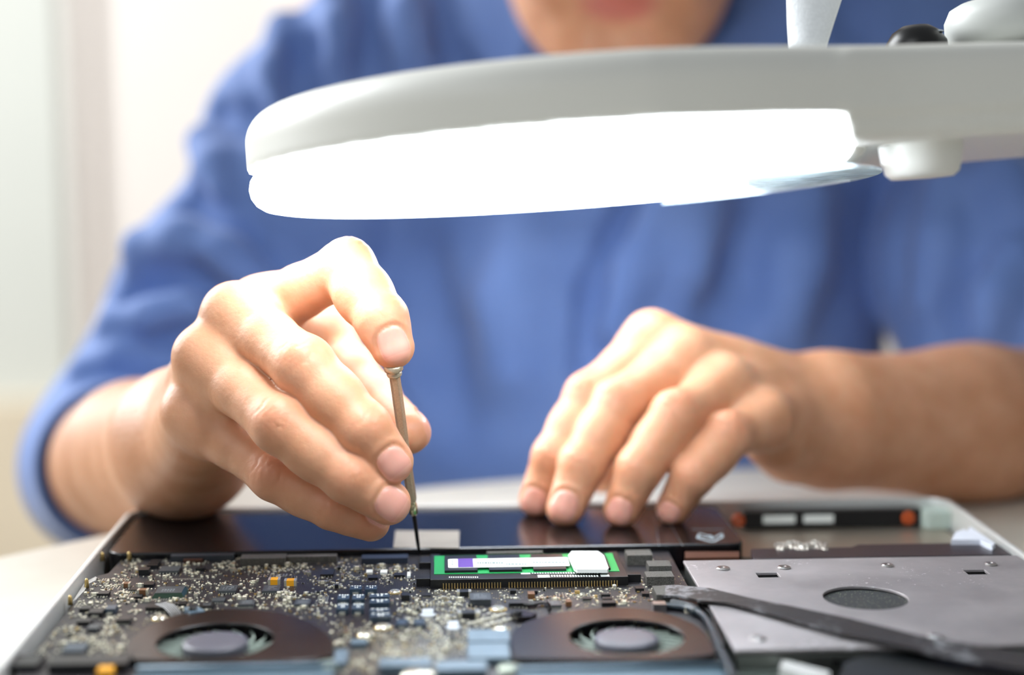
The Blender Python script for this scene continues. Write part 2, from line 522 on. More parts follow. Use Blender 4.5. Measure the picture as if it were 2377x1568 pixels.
    for a in ((625,649,1340.5,1347),(662,687,1343,1349)):
        o = chip(*a, .0021, yellow, 'capacitor', ends='x', bev=.0003); o['label'] = 'yellow tantalum capacitor'
    # central rows
    for a in ((813,840,1360,1369),(848,875,1360,1369),(784,811,1380.6,1392),(818,846,1380.6,1392),(782,809,1402,1415),(818,845,1402,1415)):
        chip(*a, .0020, blue, 'inductor', ends='tab', marks='caps')
    for a in ((858,904,1379,1387),(858,904,1392,1401),(858,904,1413,1421),(859,907,1424,1433)):
        chip(*a, .0019, blue, 'capacitor', marks='caps')
    chip(920,947,1438,1450,.0016,blue,'inductor',ends='tab'); chip(961,986,1438,1450,.0016,blue,'inductor',ends='tab')
    chip(932,951,1377,1383,.0020,dark,'capacitor'); chip(1062,1092,1369,1375,.0018,dark,'capacitor',ends='x'); chip(1090.5,1139,1377,1393,.0022,chipm,marks='rows')
    chip(1063.5,1111,1416,1424,.0021,dark,'capacitor',ends='x'); chip(1267,1302,1395,1406,.0011,chipm,leads=6,marks='rows'); chip(1313,1326,1392,1398,.0018,brown,'capacitor')
    chip(981,1000,1377,1383,.0008,dark,leads=5); chip(1396,1430,1394,1400,.0014,black,'connector'); chip(1225,1241,1373,1380,.0018,brown,'capacitor')
    chip(1474,1494,1361,1367,.0012,dark); chip(1489,1506,1373,1379,.0012,dark); chip(1395,1416,1376,1381,.0014,dark); chip(1398,1420,1386,1391,.0009,dark,leads=4)
    chip(1184,1198,1367,1372,.0012,dark); chip(1230,1247,1368,1373,.0012,dark); chip(1352,1372,1386,1391,.0009,dark,leads=4)
    chip(850,865,1323,1330,.0008,white,'capacitor'); chip(883,899,1323,1330,.0008,white,'capacitor'); chip(945,953,1328,1338,.0008,white,'capacitor')
    chip(855,877,1336,1342,.0008,dark); chip(745,775,1322,1334,.0010,dark,leads=4); chip(915,940,1330,1336,.0009,dark)
    for i in range(3): chip(350-i*4,372-i*3,1300+i*5,1303+i*5,.0014,dark)
    # white bracket-shaped pads with ears
    for x0, x1, y0, y1 in ((980,1006,1413,1430),(1040,1064,1441,1460)):
        X0, X1, Y0, Y1 = rect(x0, x1, y0, y1, ZB+.0012); m = MB()
        m.box(X0, X1, Y0, Y1, ZB, ZB+.0010); ym = (Y0+Y1)/2; w = (X1-X0)*.25
        m.box(X0-w, X0, ym-.0012, ym+.0003, ZB, ZB+.0005); m.box(X1, X1+w, ym-.0012, ym+.0003, ZB, ZB+.0005)
        for k in (.3, .6): m.box(X0+.0002, X1-.0002, Y0+(Y1-Y0)*k, Y0+(Y1-Y0)*k+.0005, ZB+.001, ZB+.0012)
        m.build('spring_clip', simple('clip_white', '#dfe4e6', .3, .4), B); used.append((X0-w, X1+w, Y0-.001, Y1))
    # connectors along the battery
    chip(398,543,1286,1291,.0022,simple('slot_grey','#2b3038',.4),'connector'); chip(427,471,1295,1300,.0012,brownfpc,'connector')
    chip(560,664,1287,1297,.0030,fabric,'connector'); chip(668,782,1287,1293,.0026,fabric,'connector'); chip(840,947,1288,1297,.0022,simple('slot_blue','#232c3a',.35),'connector')
    chip(1130,1260,1280,1284,.0028,fabric,'connector')
    for a, h in (((1453,1512,1277,1290),.0040),((1503,1556,1302,1315),.0032),((1498,1562,1327,1340),.0034)):
        o = chip(*a, h, fabric, 'connector')
    # screws with washers
    def screw(px, py, z, R, par, ring=True, mat=None, hh=.0009):
        c = on(px, py, z+hh); c = (c[0], c[1], z); m = MB()
        if ring: m.lathe([(0,0),(R*1.25,0),(R*1.25,.0002),(0,.0002)], c, 28, mi=1)
        m.lathe([(0,.0001),(R,.0001),(R,hh*.6),(R*.82,hh),(R*.35,hh),(R*.3,hh*.6),(0,hh*.6)], c, 28)
        m.build('screw', [mat or tin, gold], par); used.append((c[0]-R*1.3, c[0]+R*1.3, c[1]-R*1.3, c[1]+R*1.3))
    for x, y, r in ((917,1371,.0021),(1156,1410,.0026),(890,1452,.0027),(1163,1455,.0024),(850,1470,.0027),(372,1432,.0024)):
        screw(x, y, ZB, r, B)
    # ---------- thermal pads near the bottom of the picture
    for a, h in (((1086,1182,1462,1489),.0024),((1086,1182,1493,1528),.0024),((880,1000,1528,1546),.003),((1012,1130,1535,1555),.003),((776,806,1508,1540),.002),((815,852,1484,1495),.0015)):
        chip(*a, h, pad, 'heat_spreader')
    c = on(972, 1566, ZB+.003); MB().lathe([(0,0),(.0052,0),(.0052,.003),(.004,.0036),(0,.0036)], (c[0],c[1],ZB), 28).build('standoff', tin, B, True)
    # ---------- memory module in its socket
    sx0, sx1, sy0, sy1 = rect(999, 1457, 1327, 1343, ZB+.0034)
    S = MB().box(sx0, sx1, sy0, sy1, ZB-.0002, ZB+.0034)
    far = on(1210, 1287, ZB+.003)[1]
    S.box(sx0, sx0+.0036, sy1, far+.002, ZB-.0002, ZB+.0030); S.box(sx1-.0036, sx1, sy1, far+.002, ZB-.0002, ZB+.0030)
    S.box(sx0-.0052, sx0, sy0+.003, sy0+.0068, ZB-.0002, ZB+.0030); S.box(sx1, sx1+.0052, sy0+.004, sy0+.0075, ZB-.0002, ZB+.0030)
    S.box(sx0-.0045, sx0+.0005, far-.008, far+.001, ZB-.0002, ZB+.0024)
    S = S.build('memory_socket', black, L, bevel=.0002); used.append((sx0-.005, sx1+.005, sy0-.002, far+.003))
    n = 62; P = []
    m = MB()
    for i in range(n):
        if i in (21, 22): continue
        x = sx0+.0048+(sx1-sx0-.0090)*i/(n-1)
        m.box(x-.00016, x+.00016, sy0-.0011, sy0+.0002, ZB-.0001, ZB+.0004); m.box(x-.00016, x+.00016, sy0-.00025, sy0+.0002, ZB, ZB+.0020)
    m.build('contact_pins', gold, S)
    m = MB()
    def bar(x0, x1, y, hpx=4):
        a, b2, c2, d2 = rect(x0, x1, y-hpx/2, y+hpx/2, ZB+.0035); m.box(a, b2, c2, d2, ZB+.0034, ZB+.0035)
    bar(1209,1231,1331,5); bar(1395,1412,1328,5); bar(1248,1276,1338,6); bar(1394,1414,1336,6)
    for i in range(26): bar(1234+i*6,1238+i*6,1330,4)
    for i in range(18): bar(1279+i*6.2,1283+i*6.2,1337.5,4)
    for i in range(14): bar(1042+i*5,1045+i*5,1340.5,2.5)
    m.build('printed_text', white, S)
    # the stick itself lies a little tilted above the board
    gx0, gx1, gy0, gy1 = rect(1008, 1431, 1288, 1330, ZB+.0036)
    greenp = simple('memory_green', '#1d9a50', .35)
    zt = ZB+.0036
    T = MB().box(gx0, gx1, gy0, gy1, zt-.001, zt).build('memory_module', greenp, L)
    for i in range(4):
        w = (gx1-gx0)/4.3; x = gx0+.003+i*w*1.03
        MB().box(x+.001, x+w*.82, gy0+.0012, gy1-.0035, zt, zt+.0009).build('memory_chip', dark, T)
    a = rect(1040, 1321, 1297, 1317, zt+.001)
    MB().prism(rrect(*a, .0008), zt+.0009, zt+.0011).build('label', white, T)['label'] = 'long white paper label'
    a2 = rect(1063, 1098, 1297, 1317, zt+.0012)
    MB().box(*a2, zt+.0011, zt+.00115).build('label_print', simple('print_purple', '#5a3596', .5), T)
    m = MB()
    pg = simple('print_grey', '#8b9a96', .6)
    def txt(x0, x1, y, h): q = rect(x0, x1, y-h/2, y+h/2, zt+.0012); m.box(*q, zt+.00115, zt+.0012)
    x = 1108
    while x < 1165: w = rnd.uniform(3, 7); txt(x, x+w, 1307, 4); x += w+1.6
    x = 1175
    while x < 1305:
        w = rnd.uniform(3, 7)
        if not 1222 < x < 1232: txt(x, x+w, 1310 if x < 1230 else 1306, 3)
        x += w+1.8
    for y in (1301, 1304.5, 1308, 1311): txt(1048, 1052, y, 1.5)
    m.build('label_text', pg, T)
    lp = [on(px, py, zt+.0022) for px, py in ((1319,1289),(1327,1280),(1388,1280),(1402,1290),(1413,1319),(1410,1323),(1340,1323),(1332,1318))]
    MB().prism([(p[0], p[1]) for p in lp][::-1], zt+.0009, zt+.0022).build('label', white, T)['label'] = 'rounded white sticker'
    m = MB()
    for i in range(7):
        y = 1286+i*4.6
        for x0, x1 in ((1347+i*1.2,1362+i*1.2),(1368+i*1.2,1382+i*1.2)):
            q = rect(x0, x1, y-.8, y+.8, zt+.0022); m.box(*q, zt+.00221, zt+.00226)
    m.build('label_text', simple('print_faint', '#c9d6d2', .6), T)
    # ---------- two cooling fans
    fanm = simple('fan_housing', '#1a1718', .24, noise=.15, nscale=60)
    hubm = simple('fan_hub', '#54545e', .38)
    blm = simple('fan_blade', '#c3d2c6', .4)
    ZF = .0208
    def fan(outline, hpx, hub_r=.0106, r=.0187, ph=0.0, turn=1):
        c = on(*hpx, ZF)
        pts = [on(x, y, ZF)[:2] for x, y in outline]
        # smooth the outline
        P = [np.array(p) for p in pts]
        for _ in range(2):
            Q = []
            for i in range(len(P)):
                a_, b_ = P[i], P[(i+1) % len(P)]
                Q += [lerp(a_, b_, .25), lerp(a_, b_, .75)]
            P = Q
        area = sum(P[i][0]*P[(i+1)%len(P)][1]-P[(i+1)%len(P)][0]*P[i][1] for i in range(len(P)))
        if area < 0: P = P[::-1]
        # resample by angle about the hub so that the rim and the round opening pair up
        n = 120; out = []; inn = []
        for k in range(n):
            a = 2*PI*k/n; d = np.array([math.cos(a), math.sin(a)]); best = .025
            for i in range(len(P)):
                p, q = P[i]-c[:2], P[(i+1) % len(P)]-c[:2]; e = q-p
                det = d[0]*(-e[1])+e[0]*d[1]
                if abs(det) < 1e-12: continue
                t = (p[0]*(-e[1])+e[0]*p[1])/det; s = (d[0]*p[1]-d[1]*p[0])/det
                if 0 <= s <= 1 and t > 0: best = t
            out.append(tuple(c[:2]+d*best)); inn.append(tuple(c[:2]+d*r))
        F = MB().ring(out, inn, ZF-.0009, ZF)
        F.ring(out, [tuple(c[:2]+(np.array(o)-c[:2])*(1-.0012/np.linalg.norm(np.array(o)-c[:2]))) for o in out], ZF-.0055, ZF-.0009)
        F = F.build('cooling_fan', fanm, L, bevel=.0004)
        MB().lathe([(0,ZF-.0080),(r+.0045,ZF-.0080),(r+.0045,ZF-.0074),(0,ZF-.0074)], (c[0],c[1],0), 40).build('fan_plate', matte, F)
        MB().lathe([(0,ZF-.006),(hub_r,ZF-.006),(hub_r,ZF-.0008),(hub_r*.97,ZF-.0003),(hub_r*.80,ZF-.00022),(0,ZF-.0002)], (c[0],c[1],0), 48).build('fan_hub', hubm, F, True)
        first = None; NB = 21
        for k in range(NB):
            a0 = 2*PI*k/NB+ph
            if first is None:
                m = MB(); prev = None
                for i in range(6):
                    t = i/5; a = turn*.55*t**1.2; rr = hub_r+.0002+(r+.003-hub_r)*t; th = .00026
                    cur = []
                    for da, z in ((-1, ZF-.0042), (1, ZF-.0042), (1, ZF-.0031), (-1, ZF-.0031)):
                        aa = a+da*th/rr; cur.append(m.bm.verts.new((rr*math.cos(aa), rr*math.sin(aa), z)))
                    if prev:
                        for q in range(4): m.bm.faces.new((prev[q], prev[(q+1)%4], cur[(q+1)%4], cur[q]))
                    prev = cur
                o = m.build('fan_blade', blm, F); first = o; base = o.location.copy()
            else:
                o = first.copy(); COL.objects.link(o); o.parent = F
            o.location = base+Vector((c[0], c[1], 0)); o.rotation_euler = (0, 0, a0)
        used.append((min(p[0] for p in P), max(p[0] for p in P), min(p[1] for p in P)-.003, max(p[1] for p in P)) if False else (1, 1, 1, 1))
        FANS.append(P)
        return F
    FANS = []
    def punch(o, cutter):
        mod = o.modifiers.new('holes', 'BOOLEAN'); mod.object = cutter; mod.solver = 'EXACT'; mod.operation = 'DIFFERENCE'
        bpy.context.view_layer.update()
        me = bpy.data.meshes.new_from_object(o.evaluated_get(bpy.context.evaluated_depsgraph_get()))
        o.modifiers.clear(); o.data = me; bpy.data.objects.remove(cutter, do_unlink=True)
    cutter = MB()
    for hp in ((500,1487), (1454.5,1478)):
        c = on(*hp, ZF); cutter.lathe([(0,.012),(.0235,.012),(.0235,.022),(0,.022)], (c[0],c[1],0), 40)
    punch(B, cutter.build('cutter', None))
    fan([(772,1537),(776,1500),(768,1478),(735,1450),(690,1431),(610,1417),(510,1414),(425,1424),(355,1444),(305,1477),(284,1512),(296,1537)], (500,1487))
    fan([(1665,1530),(1660,1500),(1630,1460),(1580,1433),(1500,1413),(1420,1410),(1330,1416),(1250,1432),(1195,1455),(1183,1482),(1186,1520),(1196,1532)], (1454.5,1478), ph=.1, turn=-1)
    # fan ears with screws
    def ear(px, par, sp):
        P = [on(x, y, ZB+.0018)[:2] for x, y in px]
        MB().prism([tuple(p) for p in P], ZB-.0001, ZB+.0016).build('fan_bracket', fanm, par)
    # ---------- heat sink fins and pipe along the bottom edge
    for x0, x1 in ((310, 772), (1200, 1690)):
        a, b2, c2, d2 = rect(x0, x1, 1547, 1600, .0192)
        H = MB().box(a, b2, c2, d2, .012, .0192).build('heat_sink', simple('heat_sink_metal', '#4f6674', .4, .5), L, bevel=.0006)
        MB().tube([(a, d2-.003, .0196), (b2, d2-.003, .0196)], .0012, 10).build('heat_pipe', pad, H, True)
        MB().lathe([(0,-.004),(.0035,-.004),(.0035,.0),(0,.0)], (a-.002 if x0 > 1000 else b2-.002, d2-.001, .0200), 20).build('pipe_end', simple('pipe_pale','#a9b3a4',.35,.5), H, True)
    # ---------- optical drive
    zt = .0214
    px0 = on(1585, 1301, zt)[0]; ny = on(1900, 1506, zt)[1]; fy = on(1900, 1297, zt)[1]; px1 = .1788
    D = MB().box(px0+.0006, px1, ny+.0004, fy, .0106, zt-.0020).build('optical_drive', simple('drive_side', '#8d918c', .32, .9), L, bevel=.0004)
    N = Nodes('drive_plate'); b = N.b.inputs
    n1 = N.noise(28, 5, .65); n2 = N.noise(700, 2)
    r1 = N.ramp(n1.outputs['Fac'], [(.35, hexcol('#9a9596')), (.7, hexcol('#b3adae'))]); dn = N.noise(420, 4, .75); dk = N.noise(24, 3); du = N.n('ShaderNodeMath', operation='MULTIPLY'); N.l(dn.outputs['Fac'], du.inputs[0]); N.l(dk.outputs['Fac'], du.inputs[1])
    dr = N.ramp(du.outputs[0], [(.36, (0,0,0,1)), (.40, (1,1,1,1))])
    N.l(N.mix(dr.outputs[0], r1.outputs[0], hexcol('#e4e2e4')), b['Base Color'])
    r2 = N.ramp(n1.outputs['Fac'], [(.3, (.42,.42,.42,1)), (.7, (.55,.55,.55,1))]); N.l(r2.outputs[0], b['Roughness'])
    b['Metallic'].default_value = .6; N.bump(n2.outputs['Fac'], .08, .0002)
    pl = MB().box(px0, px1, ny, fy, zt-.0012, zt).build('cover_plate', N.m, D, bevel=.0003)
    hc = on(2009, 1388, zt); hl, hr = on(1912, 1388, zt), on(2107, 1388, zt); hR = (hr[0]-hl[0])/2
    cut = MB().lathe([(0,zt-.004),(hR,zt-.004),(hR,zt+.004),(0,zt+.004)], (hc[0],hc[1],0), 64)
    for sx, sy in ((1783,1335),(2267,1328)):
        q = rect(sx-25, sx+25, sy-5, sy+6, zt); cut.box(*q, zt-.004, zt+.004)
    cut = cut.build('cutter', None)
    mod = pl.modifiers.new('holes', 'BOOLEAN'); mod.object = cut; mod.solver = 'EXACT'
    pl.modifiers.move(1, 0)
    bpy.context.view_layer.update()
    me = bpy.data.meshes.new_from_object(pl.evaluated_get(bpy.context.evaluated_depsgraph_get()))
    pl.modifiers.clear(); pl.data = me; bpy.data.objects.remove(cut, do_unlink=True)
    speck = Nodes('speckled_black'); vv = speck.n('ShaderNodeTexVoronoi'); vv.inputs['Scale'].default_value = 900
    speck.l(speck.n('ShaderNodeTexCoord').outputs['Object'], vv.inputs['Vector'])
    rr = speck.ramp(vv.outputs['Distance'], [(.12, hexcol('#a5a68c')), (.2, hexcol('#26282a'))]); speck.l(rr.outputs[0], speck.b.inputs['Base Color']); speck.b.inputs['Roughness'].default_value = .6
    MB().lathe([(0,zt-.0019),(hR*1.01,zt-.0019),(hR*1.01,zt-.0014),(0,zt-.0014)], (hc[0],hc[1],0), 48).build('spindle_cover', speck.m, D)
    for sx, sy in ((1783,1335),(2267,1328)):
        q = rect(sx-27, sx+27, sy-6, sy+7, zt); MB().box(*q, zt-.0019, zt-.0015).build('slot_floor', matte, D)
    for x, y, r in ((1678,1317,.0026),(1820,1315,.0025),(2060,1310,.0023),(2300,1307,.0023),(1760,1479,.0026),(2173,1475,.0026)):
        screw(x, y, zt, r, D, ring=False, mat=steel, hh=.0008)
    # ribbon cable over the drive
    C3 = lambda q: (1400+.411*q[0], 1130+.411*q[1])
    up = [(330,565),(410,562),(600,580),(850,640),(1100,690),(1400,752),(1560,792),(1800,852),(2120,905),(2600,985)]
    lo = [(330,622),(420,622),(560,652),(700,662),(860,702),(1100,770),(1330,836),(1560,882),(1900,958),(2400,1045)]
    zs = [.0212,.0216,.0222,.0226,.0228,.0229,.0229,.0228,.0226,.0224]
    m = MB(); prev = None
    for k in range(10):
        a = on(*C3(up[k]), zs[k]); c2 = on(*C3(lo[k]), zs[k]); e = np.array([0, 0, .0004])
        cur = [m.bm.verts.new(Vector(v)) for v in (a-e, c2-e, c2+e, a+e)]
        if prev:
            for q in range(4): m.bm.faces.new((prev[q], prev[(q+1)%4], cur[(q+1)%4], cur[q]))
        else: m.bm.faces.new(cur)
        prev = cur
    m.bm.faces.new(prev)
    ribm = Nodes('dusty_ribbon'); nn = ribm.noise(260, 5, .7); nb2 = ribm.noise(40, 2)
    mm = ribm.n('ShaderNodeMath', operation='MULTIPLY'); ribm.l(nn.outputs['Fac'], mm.inputs[0]); ribm.l(nb2.outputs['Fac'], mm.inputs[1])
    r3 = ribm.ramp(mm.outputs[0], [(.29, hexcol('#221f1f')), (.36, hexcol('#77777a'))]); ribm.l(r3.outputs[0], ribm.b.inputs['Base Color']); ribm.b.inputs['Roughness'].default_value = .45
    R = m.build('ribbon_cable', ribm.m, L)
    q = rect(1519, 1571, 1361, 1382, .0216); MB().box(*q, ZB, .0217).build('plug', fabric, R)
    # wires
    def wire(px, z, r, name='cable', mat=black, par=L, n=6):
        zs = z if isinstance(z, (list, tuple)) else [z]*len(px)
        P = [np.array(on(x, y, zz)) for (x, y), zz in zip(px, zs)]
        Q = []
        for i in range(len(P)-1):
            p0, p1, p2, p3 = P[max(i-1,0)], P[i], P[i+1], P[min(i+2,len(P)-1)]
            for t in np.linspace(0, 1, 6, endpoint=(i == len(P)-2)):
                Q.append(.5*((2*p1)+(-p0+p2)*t+(2*p0-5*p1+4*p2-p3)*t*t+(-p0+3*p1-3*p2+p3)*t**3))
        return MB().tube(Q, r, n).build(name, mat, par, True)
    q1 = chip(1181,1226,1391,1401,.0017,black,'connector',leads=5)
    for i in range(5):
        wire([(1205+i*5,1402-i*1.4),(1232+i*3,1405-i*1.5),(1258+i*2,1401-i*.8),(1271+i*1.2,1404+i*.2),(1277-i*.5,1416)], ZB+.0012, .00042, 'fan_wire')
    q1 = chip(341,388,1401,1411,.0016,black,'connector',leads=5)
    for i in range(6):
        wire([(362+i*4.4,1404-i*.8),(380+i*5,1411-i*.7),(395+i*5,1425),(402+i*4,1438)], [ZB+.0014,ZB+.0016,.0198,.0200], .00045, 'fan_wire')
    wire([(1520,1404),(1545,1407),(1590,1412),(1630,1428),(1652,1460),(1668,1500),(1690,1545),(1700,1580)], [.0200,.0198,.0200,.0204,.0204,.0204,.0204,.0200], .0012, 'antenna_cable', simple('cable_dark', '#27323a', .35))
    wire([(1625,1405),(1650,1425),(1662,1460),(1680,1500)], [.0195]*4, .0007, 'antenna_cable', black)
    chip(1515,1545,1396,1404,.0030,steel,'connector')
    wire([(1560,1403),(1600,1412),(1618,1424)], .0198, .0020, 'cable_sleeve', simple('sleeve_dark', '#1c262b', .45))
    chip(1588,1612,1405,1412,.0020,beige,'capacitor'); chip(1606,1620,1410,1420,.0018,yellow,'capacitor')
    # fan ears
    e1 = MB().prism([tuple(on(x, y, ZB+.0022)[:2]) for x, y in ((1184,1424),(1200,1433),(1232,1432),(1246,1424),(1215,1417),(1192,1416))], ZB-.0001, ZB+.0022).build('fan_bracket', fanm, L)
    screw(1201, 1418, ZB+.0022, .0017, e1, ring=False, mat=dark, hh=.0012)
    e2 = MB().prism([tuple(on(x, y, ZB+.0026)[:2]) for x, y in ((427,1411),(441,1424),(476,1419),(462,1410),(446,1407))], ZB-.0001, ZB+.0026).build('fan_bracket', pad, L)
    screw(446, 1410, ZB+.0026, .0016, e2, ring=False, mat=dark, hh=.001)
    # ---------- empty drive bay beyond, with its rubber-mounted bracket
    q = (bx1+.002, .1775, on(2000, 1292, .0108)[1], -.0045)
    MB().box(*q, .0102, .0112).build('bay_floor', simple('bay_metal', '#b5aa9b', .35, .7, noise=.06, nscale=60), L)
    x0, x1 = on(1722, 1200, .016)[0], on(2138, 1200, .016)[0]
    K = MB().box(x0, x1, -.0115, -.0065, .0116, .0196).build('drive_bracket', black, L, bevel=.0005)
    for a, c2 in ((1767,1842),(1862,1932)):
        X0, X1 = on(a, 1202, .016)[0], on(c2, 1202, .016)[0]
        MB().box(X0, X1, -.0118, -.0115, .0142, .0178).build('label', white, K)
    for a in (1709, 2109):
        X = on(a, 1203, .016)[0]
        MB().lathe([(.0011,-.0008),(.0024,-.0008),(.0030,0),(.0024,.0008),(.0011,.0008)], (X, -.0122, .0158), 24, ((1,0,0),(0,0,1),(0,-1,0)), close=True).build('rubber_grommet', orange, K, True)
    X0 = on(2136, 1200, .016)[0]; X1 = on(2215, 1200, .016)[0]
    MB().prism(rrect(X0, X1, -.016, -.0035, .004, 5), .0112, .0195).build('corner_block', simple('pale_plastic', '#b9c8bf', .4), L, bevel=.0008)
    X0 = on(1590, 1290, .020)[0]
    by = on(2000, 1296, .0204)[1]; by2 = on(2000, 1264, .0204)[1]
    P = [(on(1738,1286,.0204)[0], by+.0012), (px1, by+.0012), (px1, by2), (on(1990,1264,.0204)[0], by2), (on(1975,1270,.0204)[0], by2-.004), (on(1742,1272,.0204)[0], by2-.004)]
    K2 = MB().prism(P, .0112, .0204).build('bay_rail', simple('rail_dark', '#2c262a', .35, noise=.2, nscale=300), L, bevel=.0006)
    m = MB()
    nx, ny2 = 30, 8; G = {}
    for i in range(nx):
        for j in range(ny2):
            c = on(1798+i*4.3+rnd.uniform(-1.5, 1.5), 1259+j*2.4+2*math.sin(i*.5)+rnd.uniform(-.6, .6), .0206)
            edge = i in (0, nx-1) or j in (0, ny2-1)
            G[i, j] = m.bm.verts.new((c[0], c[1], .0203 if edge else .0206+rnd.uniform(0, .0013)))
    for i in range(nx-1):
        for j in range(ny2-1): m.bm.faces.new((G[i, j], G[i, j+1], G[i+1, j+1], G[i+1, j]))
    low = bmesh.ops.extrude_face_region(m.bm, geom=list(m.bm.faces))
    for v in low['geom']:
        if isinstance(v, bmesh.types.BMVert): v.co.z -= .0004
    m.build('crumpled_foil', simple('foil', '#a9a39a', .35, .6), K2)
    flat([(2208,1254),(2218,1236),(2238,1229),(2246,1233),(2252,1223),(2310,1262),(2303,1268),(2290,1262),(2275,1254)], .0202, .0224, 'foam_strip', simple('foam_white', '#dfe3ee', .7), L)
    P = [tuple(on(x, y, .0190)[:2]) for x, y in ((1590,1296),(1716,1294),(1716,1281),(1590,1281))]
    MB().prism(P, .0112, .0190).build('flex_cable', brownfpc, L)
    # ---------- pieces in the near right corner
    Z = .0185
    flat([(1818,1532),(1925,1560),(1925,1575),(1880,1575),(1810,1548)], .0125, Z, 'hinge_clip', alu, L)
    flat([(1960,1540),(2035,1507),(2120,1508),(2377,1545),(2420,1600),(1940,1600)], .0108, .0192, 'hinge_cover', simple('hinge_dark', '#15181a', .4), L)
    flat([(1715,1545),(1810,1535),(1812,1600),(1715,1600)], .0108, .0150, 'bracket', simple('bracket_grey', '#5d655f', .4, .6), L)
    for x in (1830, 1925):
        c = on(x, 1517, .017); MB().lathe([(0,0),(.0012,0),(.0012,.0009),(0,.0009)], (c[0], ny+.0004, .0165), 16, ((1,0,0),(0,0,1),(0,-1,0))).build('side_hole', matte, D)
    # left edge: speaker gasket and bent bracket
    flat([(168,1398),(197,1352),(222,1339),(228,1345),(205,1356),(196,1372),(176,1392)], .0150, .0186, 'side_bracket', alu, L)
    for x, y in ((201,1352),(163,1392),(238,1291),(300,1290)):
        c = on(x, y, ZB+.002); MB().lathe([(0,0),(.0009,0),(.0007,.0028),(.0004,.0034),(0,.0034)], (c[0],c[1],ZB), 12).build('guide_pin', gold, B, True)
    chip(0+20,95,1520,1545,.002,dark,'connector'); chip(120,300,1520,1542,.003,dark,'connector'); chip(228,262,1546,1558,.003,yellow,'capacitor')
    # ---------- small parts: clusters of tiny capacitors and pads
    def free(x, y, s):
        for a, b2, c2, d2 in used:
            if a-s < x < b2+s and c2-s < y < d2+s: return False
        for P in FANS:
            if min(p[0] for p in P)-.001 < x < max(p[0] for p in P)+.001:
                inside = False; j = len(P)-1
                for i in range(len(P)):
                    if (P[i][1] > y) != (P[j][1] > y) and x < (P[j][0]-P[i][0])*(y-P[i][1])/(P[j][1]-P[i][1])+P[i][0]: inside = not inside
                    j = i
                if inside: return False
                if y < max(p[1] for p in P) and min(p[1] for p in P) > y: return False
        return True
    zones = [  # pixel polygon box, count, pattern spread
        (235,560,1290,1345,420), (190,480,1345,1400,330), (60,300,1400,1530,620), (300,420,1400,1445,60), (545,790,1300,1345,260), (560,680,1345,1390,90),
        (430,560,1350,1415,160), (590,770,1375,1415,170), (780,960,1300,1350,300), (920,1060,1365,1470,520), (1000,1110,1395,1445,140), (780,1100,1445,1560,900),
        (1040,1180,1350,1366,60), (1160,1460,1357,1410,300), (1440,1520,1340,1400,110), (1100,1190,1425,1458,90), (955,1000,1295,1325,40), (690,790,1395,1440,70),
        (1450,1500,1300,1330,30),(700,960,1350,1368,80)]
    small = []
    for x0, x1, y0, y1, cnt in zones:
        seeds = [(rnd.uniform(x0, x1), rnd.uniform(y0, y1)) for _ in range(max(3, cnt//14))]
        for _ in range(int(cnt*1.0)):
            if rnd.random() < .72:
                s = rnd.choice(seeds); px, py = s[0]+rnd.gauss(0, 14), s[1]+rnd.gauss(0, 5)
            else: px, py = rnd.uniform(x0, x1), rnd.uniform(y0, y1)
            c = on(px, py, ZB); x = round(c[0]/.00062)*.00062; y = round(c[1]/.00085)*.00085
            if not (-.175 < x < .044 and -.245 < y < -.0715): continue
            if y > -.096 and x < -.170: continue
            k = rnd.random()
            big = k > .965
            l = rnd.choice((.0006, .0008, .001, .001)) if not big else rnd.uniform(.0014, .0022)
            w = l*rnd.uniform(.5, .62)
            if rnd.random() < .5: l, w = w, l
            if not free(x, y, .0002): continue
            small.append((x, y, l, w, max(l, w)*(.45 if not big else .6), 0 if rnd.random() < .58 else rnd.choice((1, 2, 2, 3, 4))))
    small.sort(key=lambda s: -s[2]*s[3]*s[4])
    mats = [beige, brown, tin, dark, gold]
    def tiny(m, s, three=True):
        x, y, l, w, h, k = s
        m.box(x-l/2, x+l/2, y-w/2, y+w/2, ZB-.0001, ZB+h, k)
        if three and k in (0, 1, 3):
            if l > w:
                for sg in (-1, 1): m.box(x+sg*l/2-l*.16, x+sg*l/2+l*.16, y-w*.52, y+w*.52, ZB-.0001, ZB+h*1.03, 2)
            else:
                for sg in (-1, 1): m.box(x-l*.52, x+l*.52, y+sg*w/2-w*.16, y+sg*w/2+w*.16, ZB-.0001, ZB+h*1.03, 2)
    for s in small[:70]:
        m = MB(); tiny(m, s); m.build('tiny_capacitor', mats, B)
    m = MB()
    for s in small[70:]: tiny(m, s)
    o = m.build('tiny_capacitors', mats, B); o['kind'] = 'stuff'
    # flat solder pads in small regular arrays
    m = MB()
    for px, py, nx, ny_, dx, dy in ((1290,1378,9,4,.0012,.0015),(1330,1379,7,5,.001,.0012),(1200,1362,14,2,.0012,.0014),(600,1335,10,3,.0012,.0014),(300,1377,7,5,.0008,.0014),(330,1390,12,3,.0009,.0013),
                                (640,1400,8,4,.0008,.0016),(950,1400,10,10,.0011,.0013),(820,1500,20,12,.0014,.0016),(900,1480,16,10,.0013,.0016),(240,1345,12,3,.0009,.0016),(255,1360,10,4,.0010,.0017),
                                (160,1400,6,4,.0011,.0018),(1120,1440,9,3,.0010,.0012),(380,1345,26,2,.0006,.0013),(740,1385,6,6,.0007,.0018)):
        c = on(px, py, ZB)
        for i in range(nx):
            for j in range(ny_):
                if rnd.random() < .15: continue
                x, y = c[0]+i*dx, c[1]-j*dy
                if free(x, y, .0001) and -.176 < x < .045: m.box(x-dx*.28, x+dx*.28, y-dy*.24, y+dy*.24, ZB-.0001, ZB+.00006)
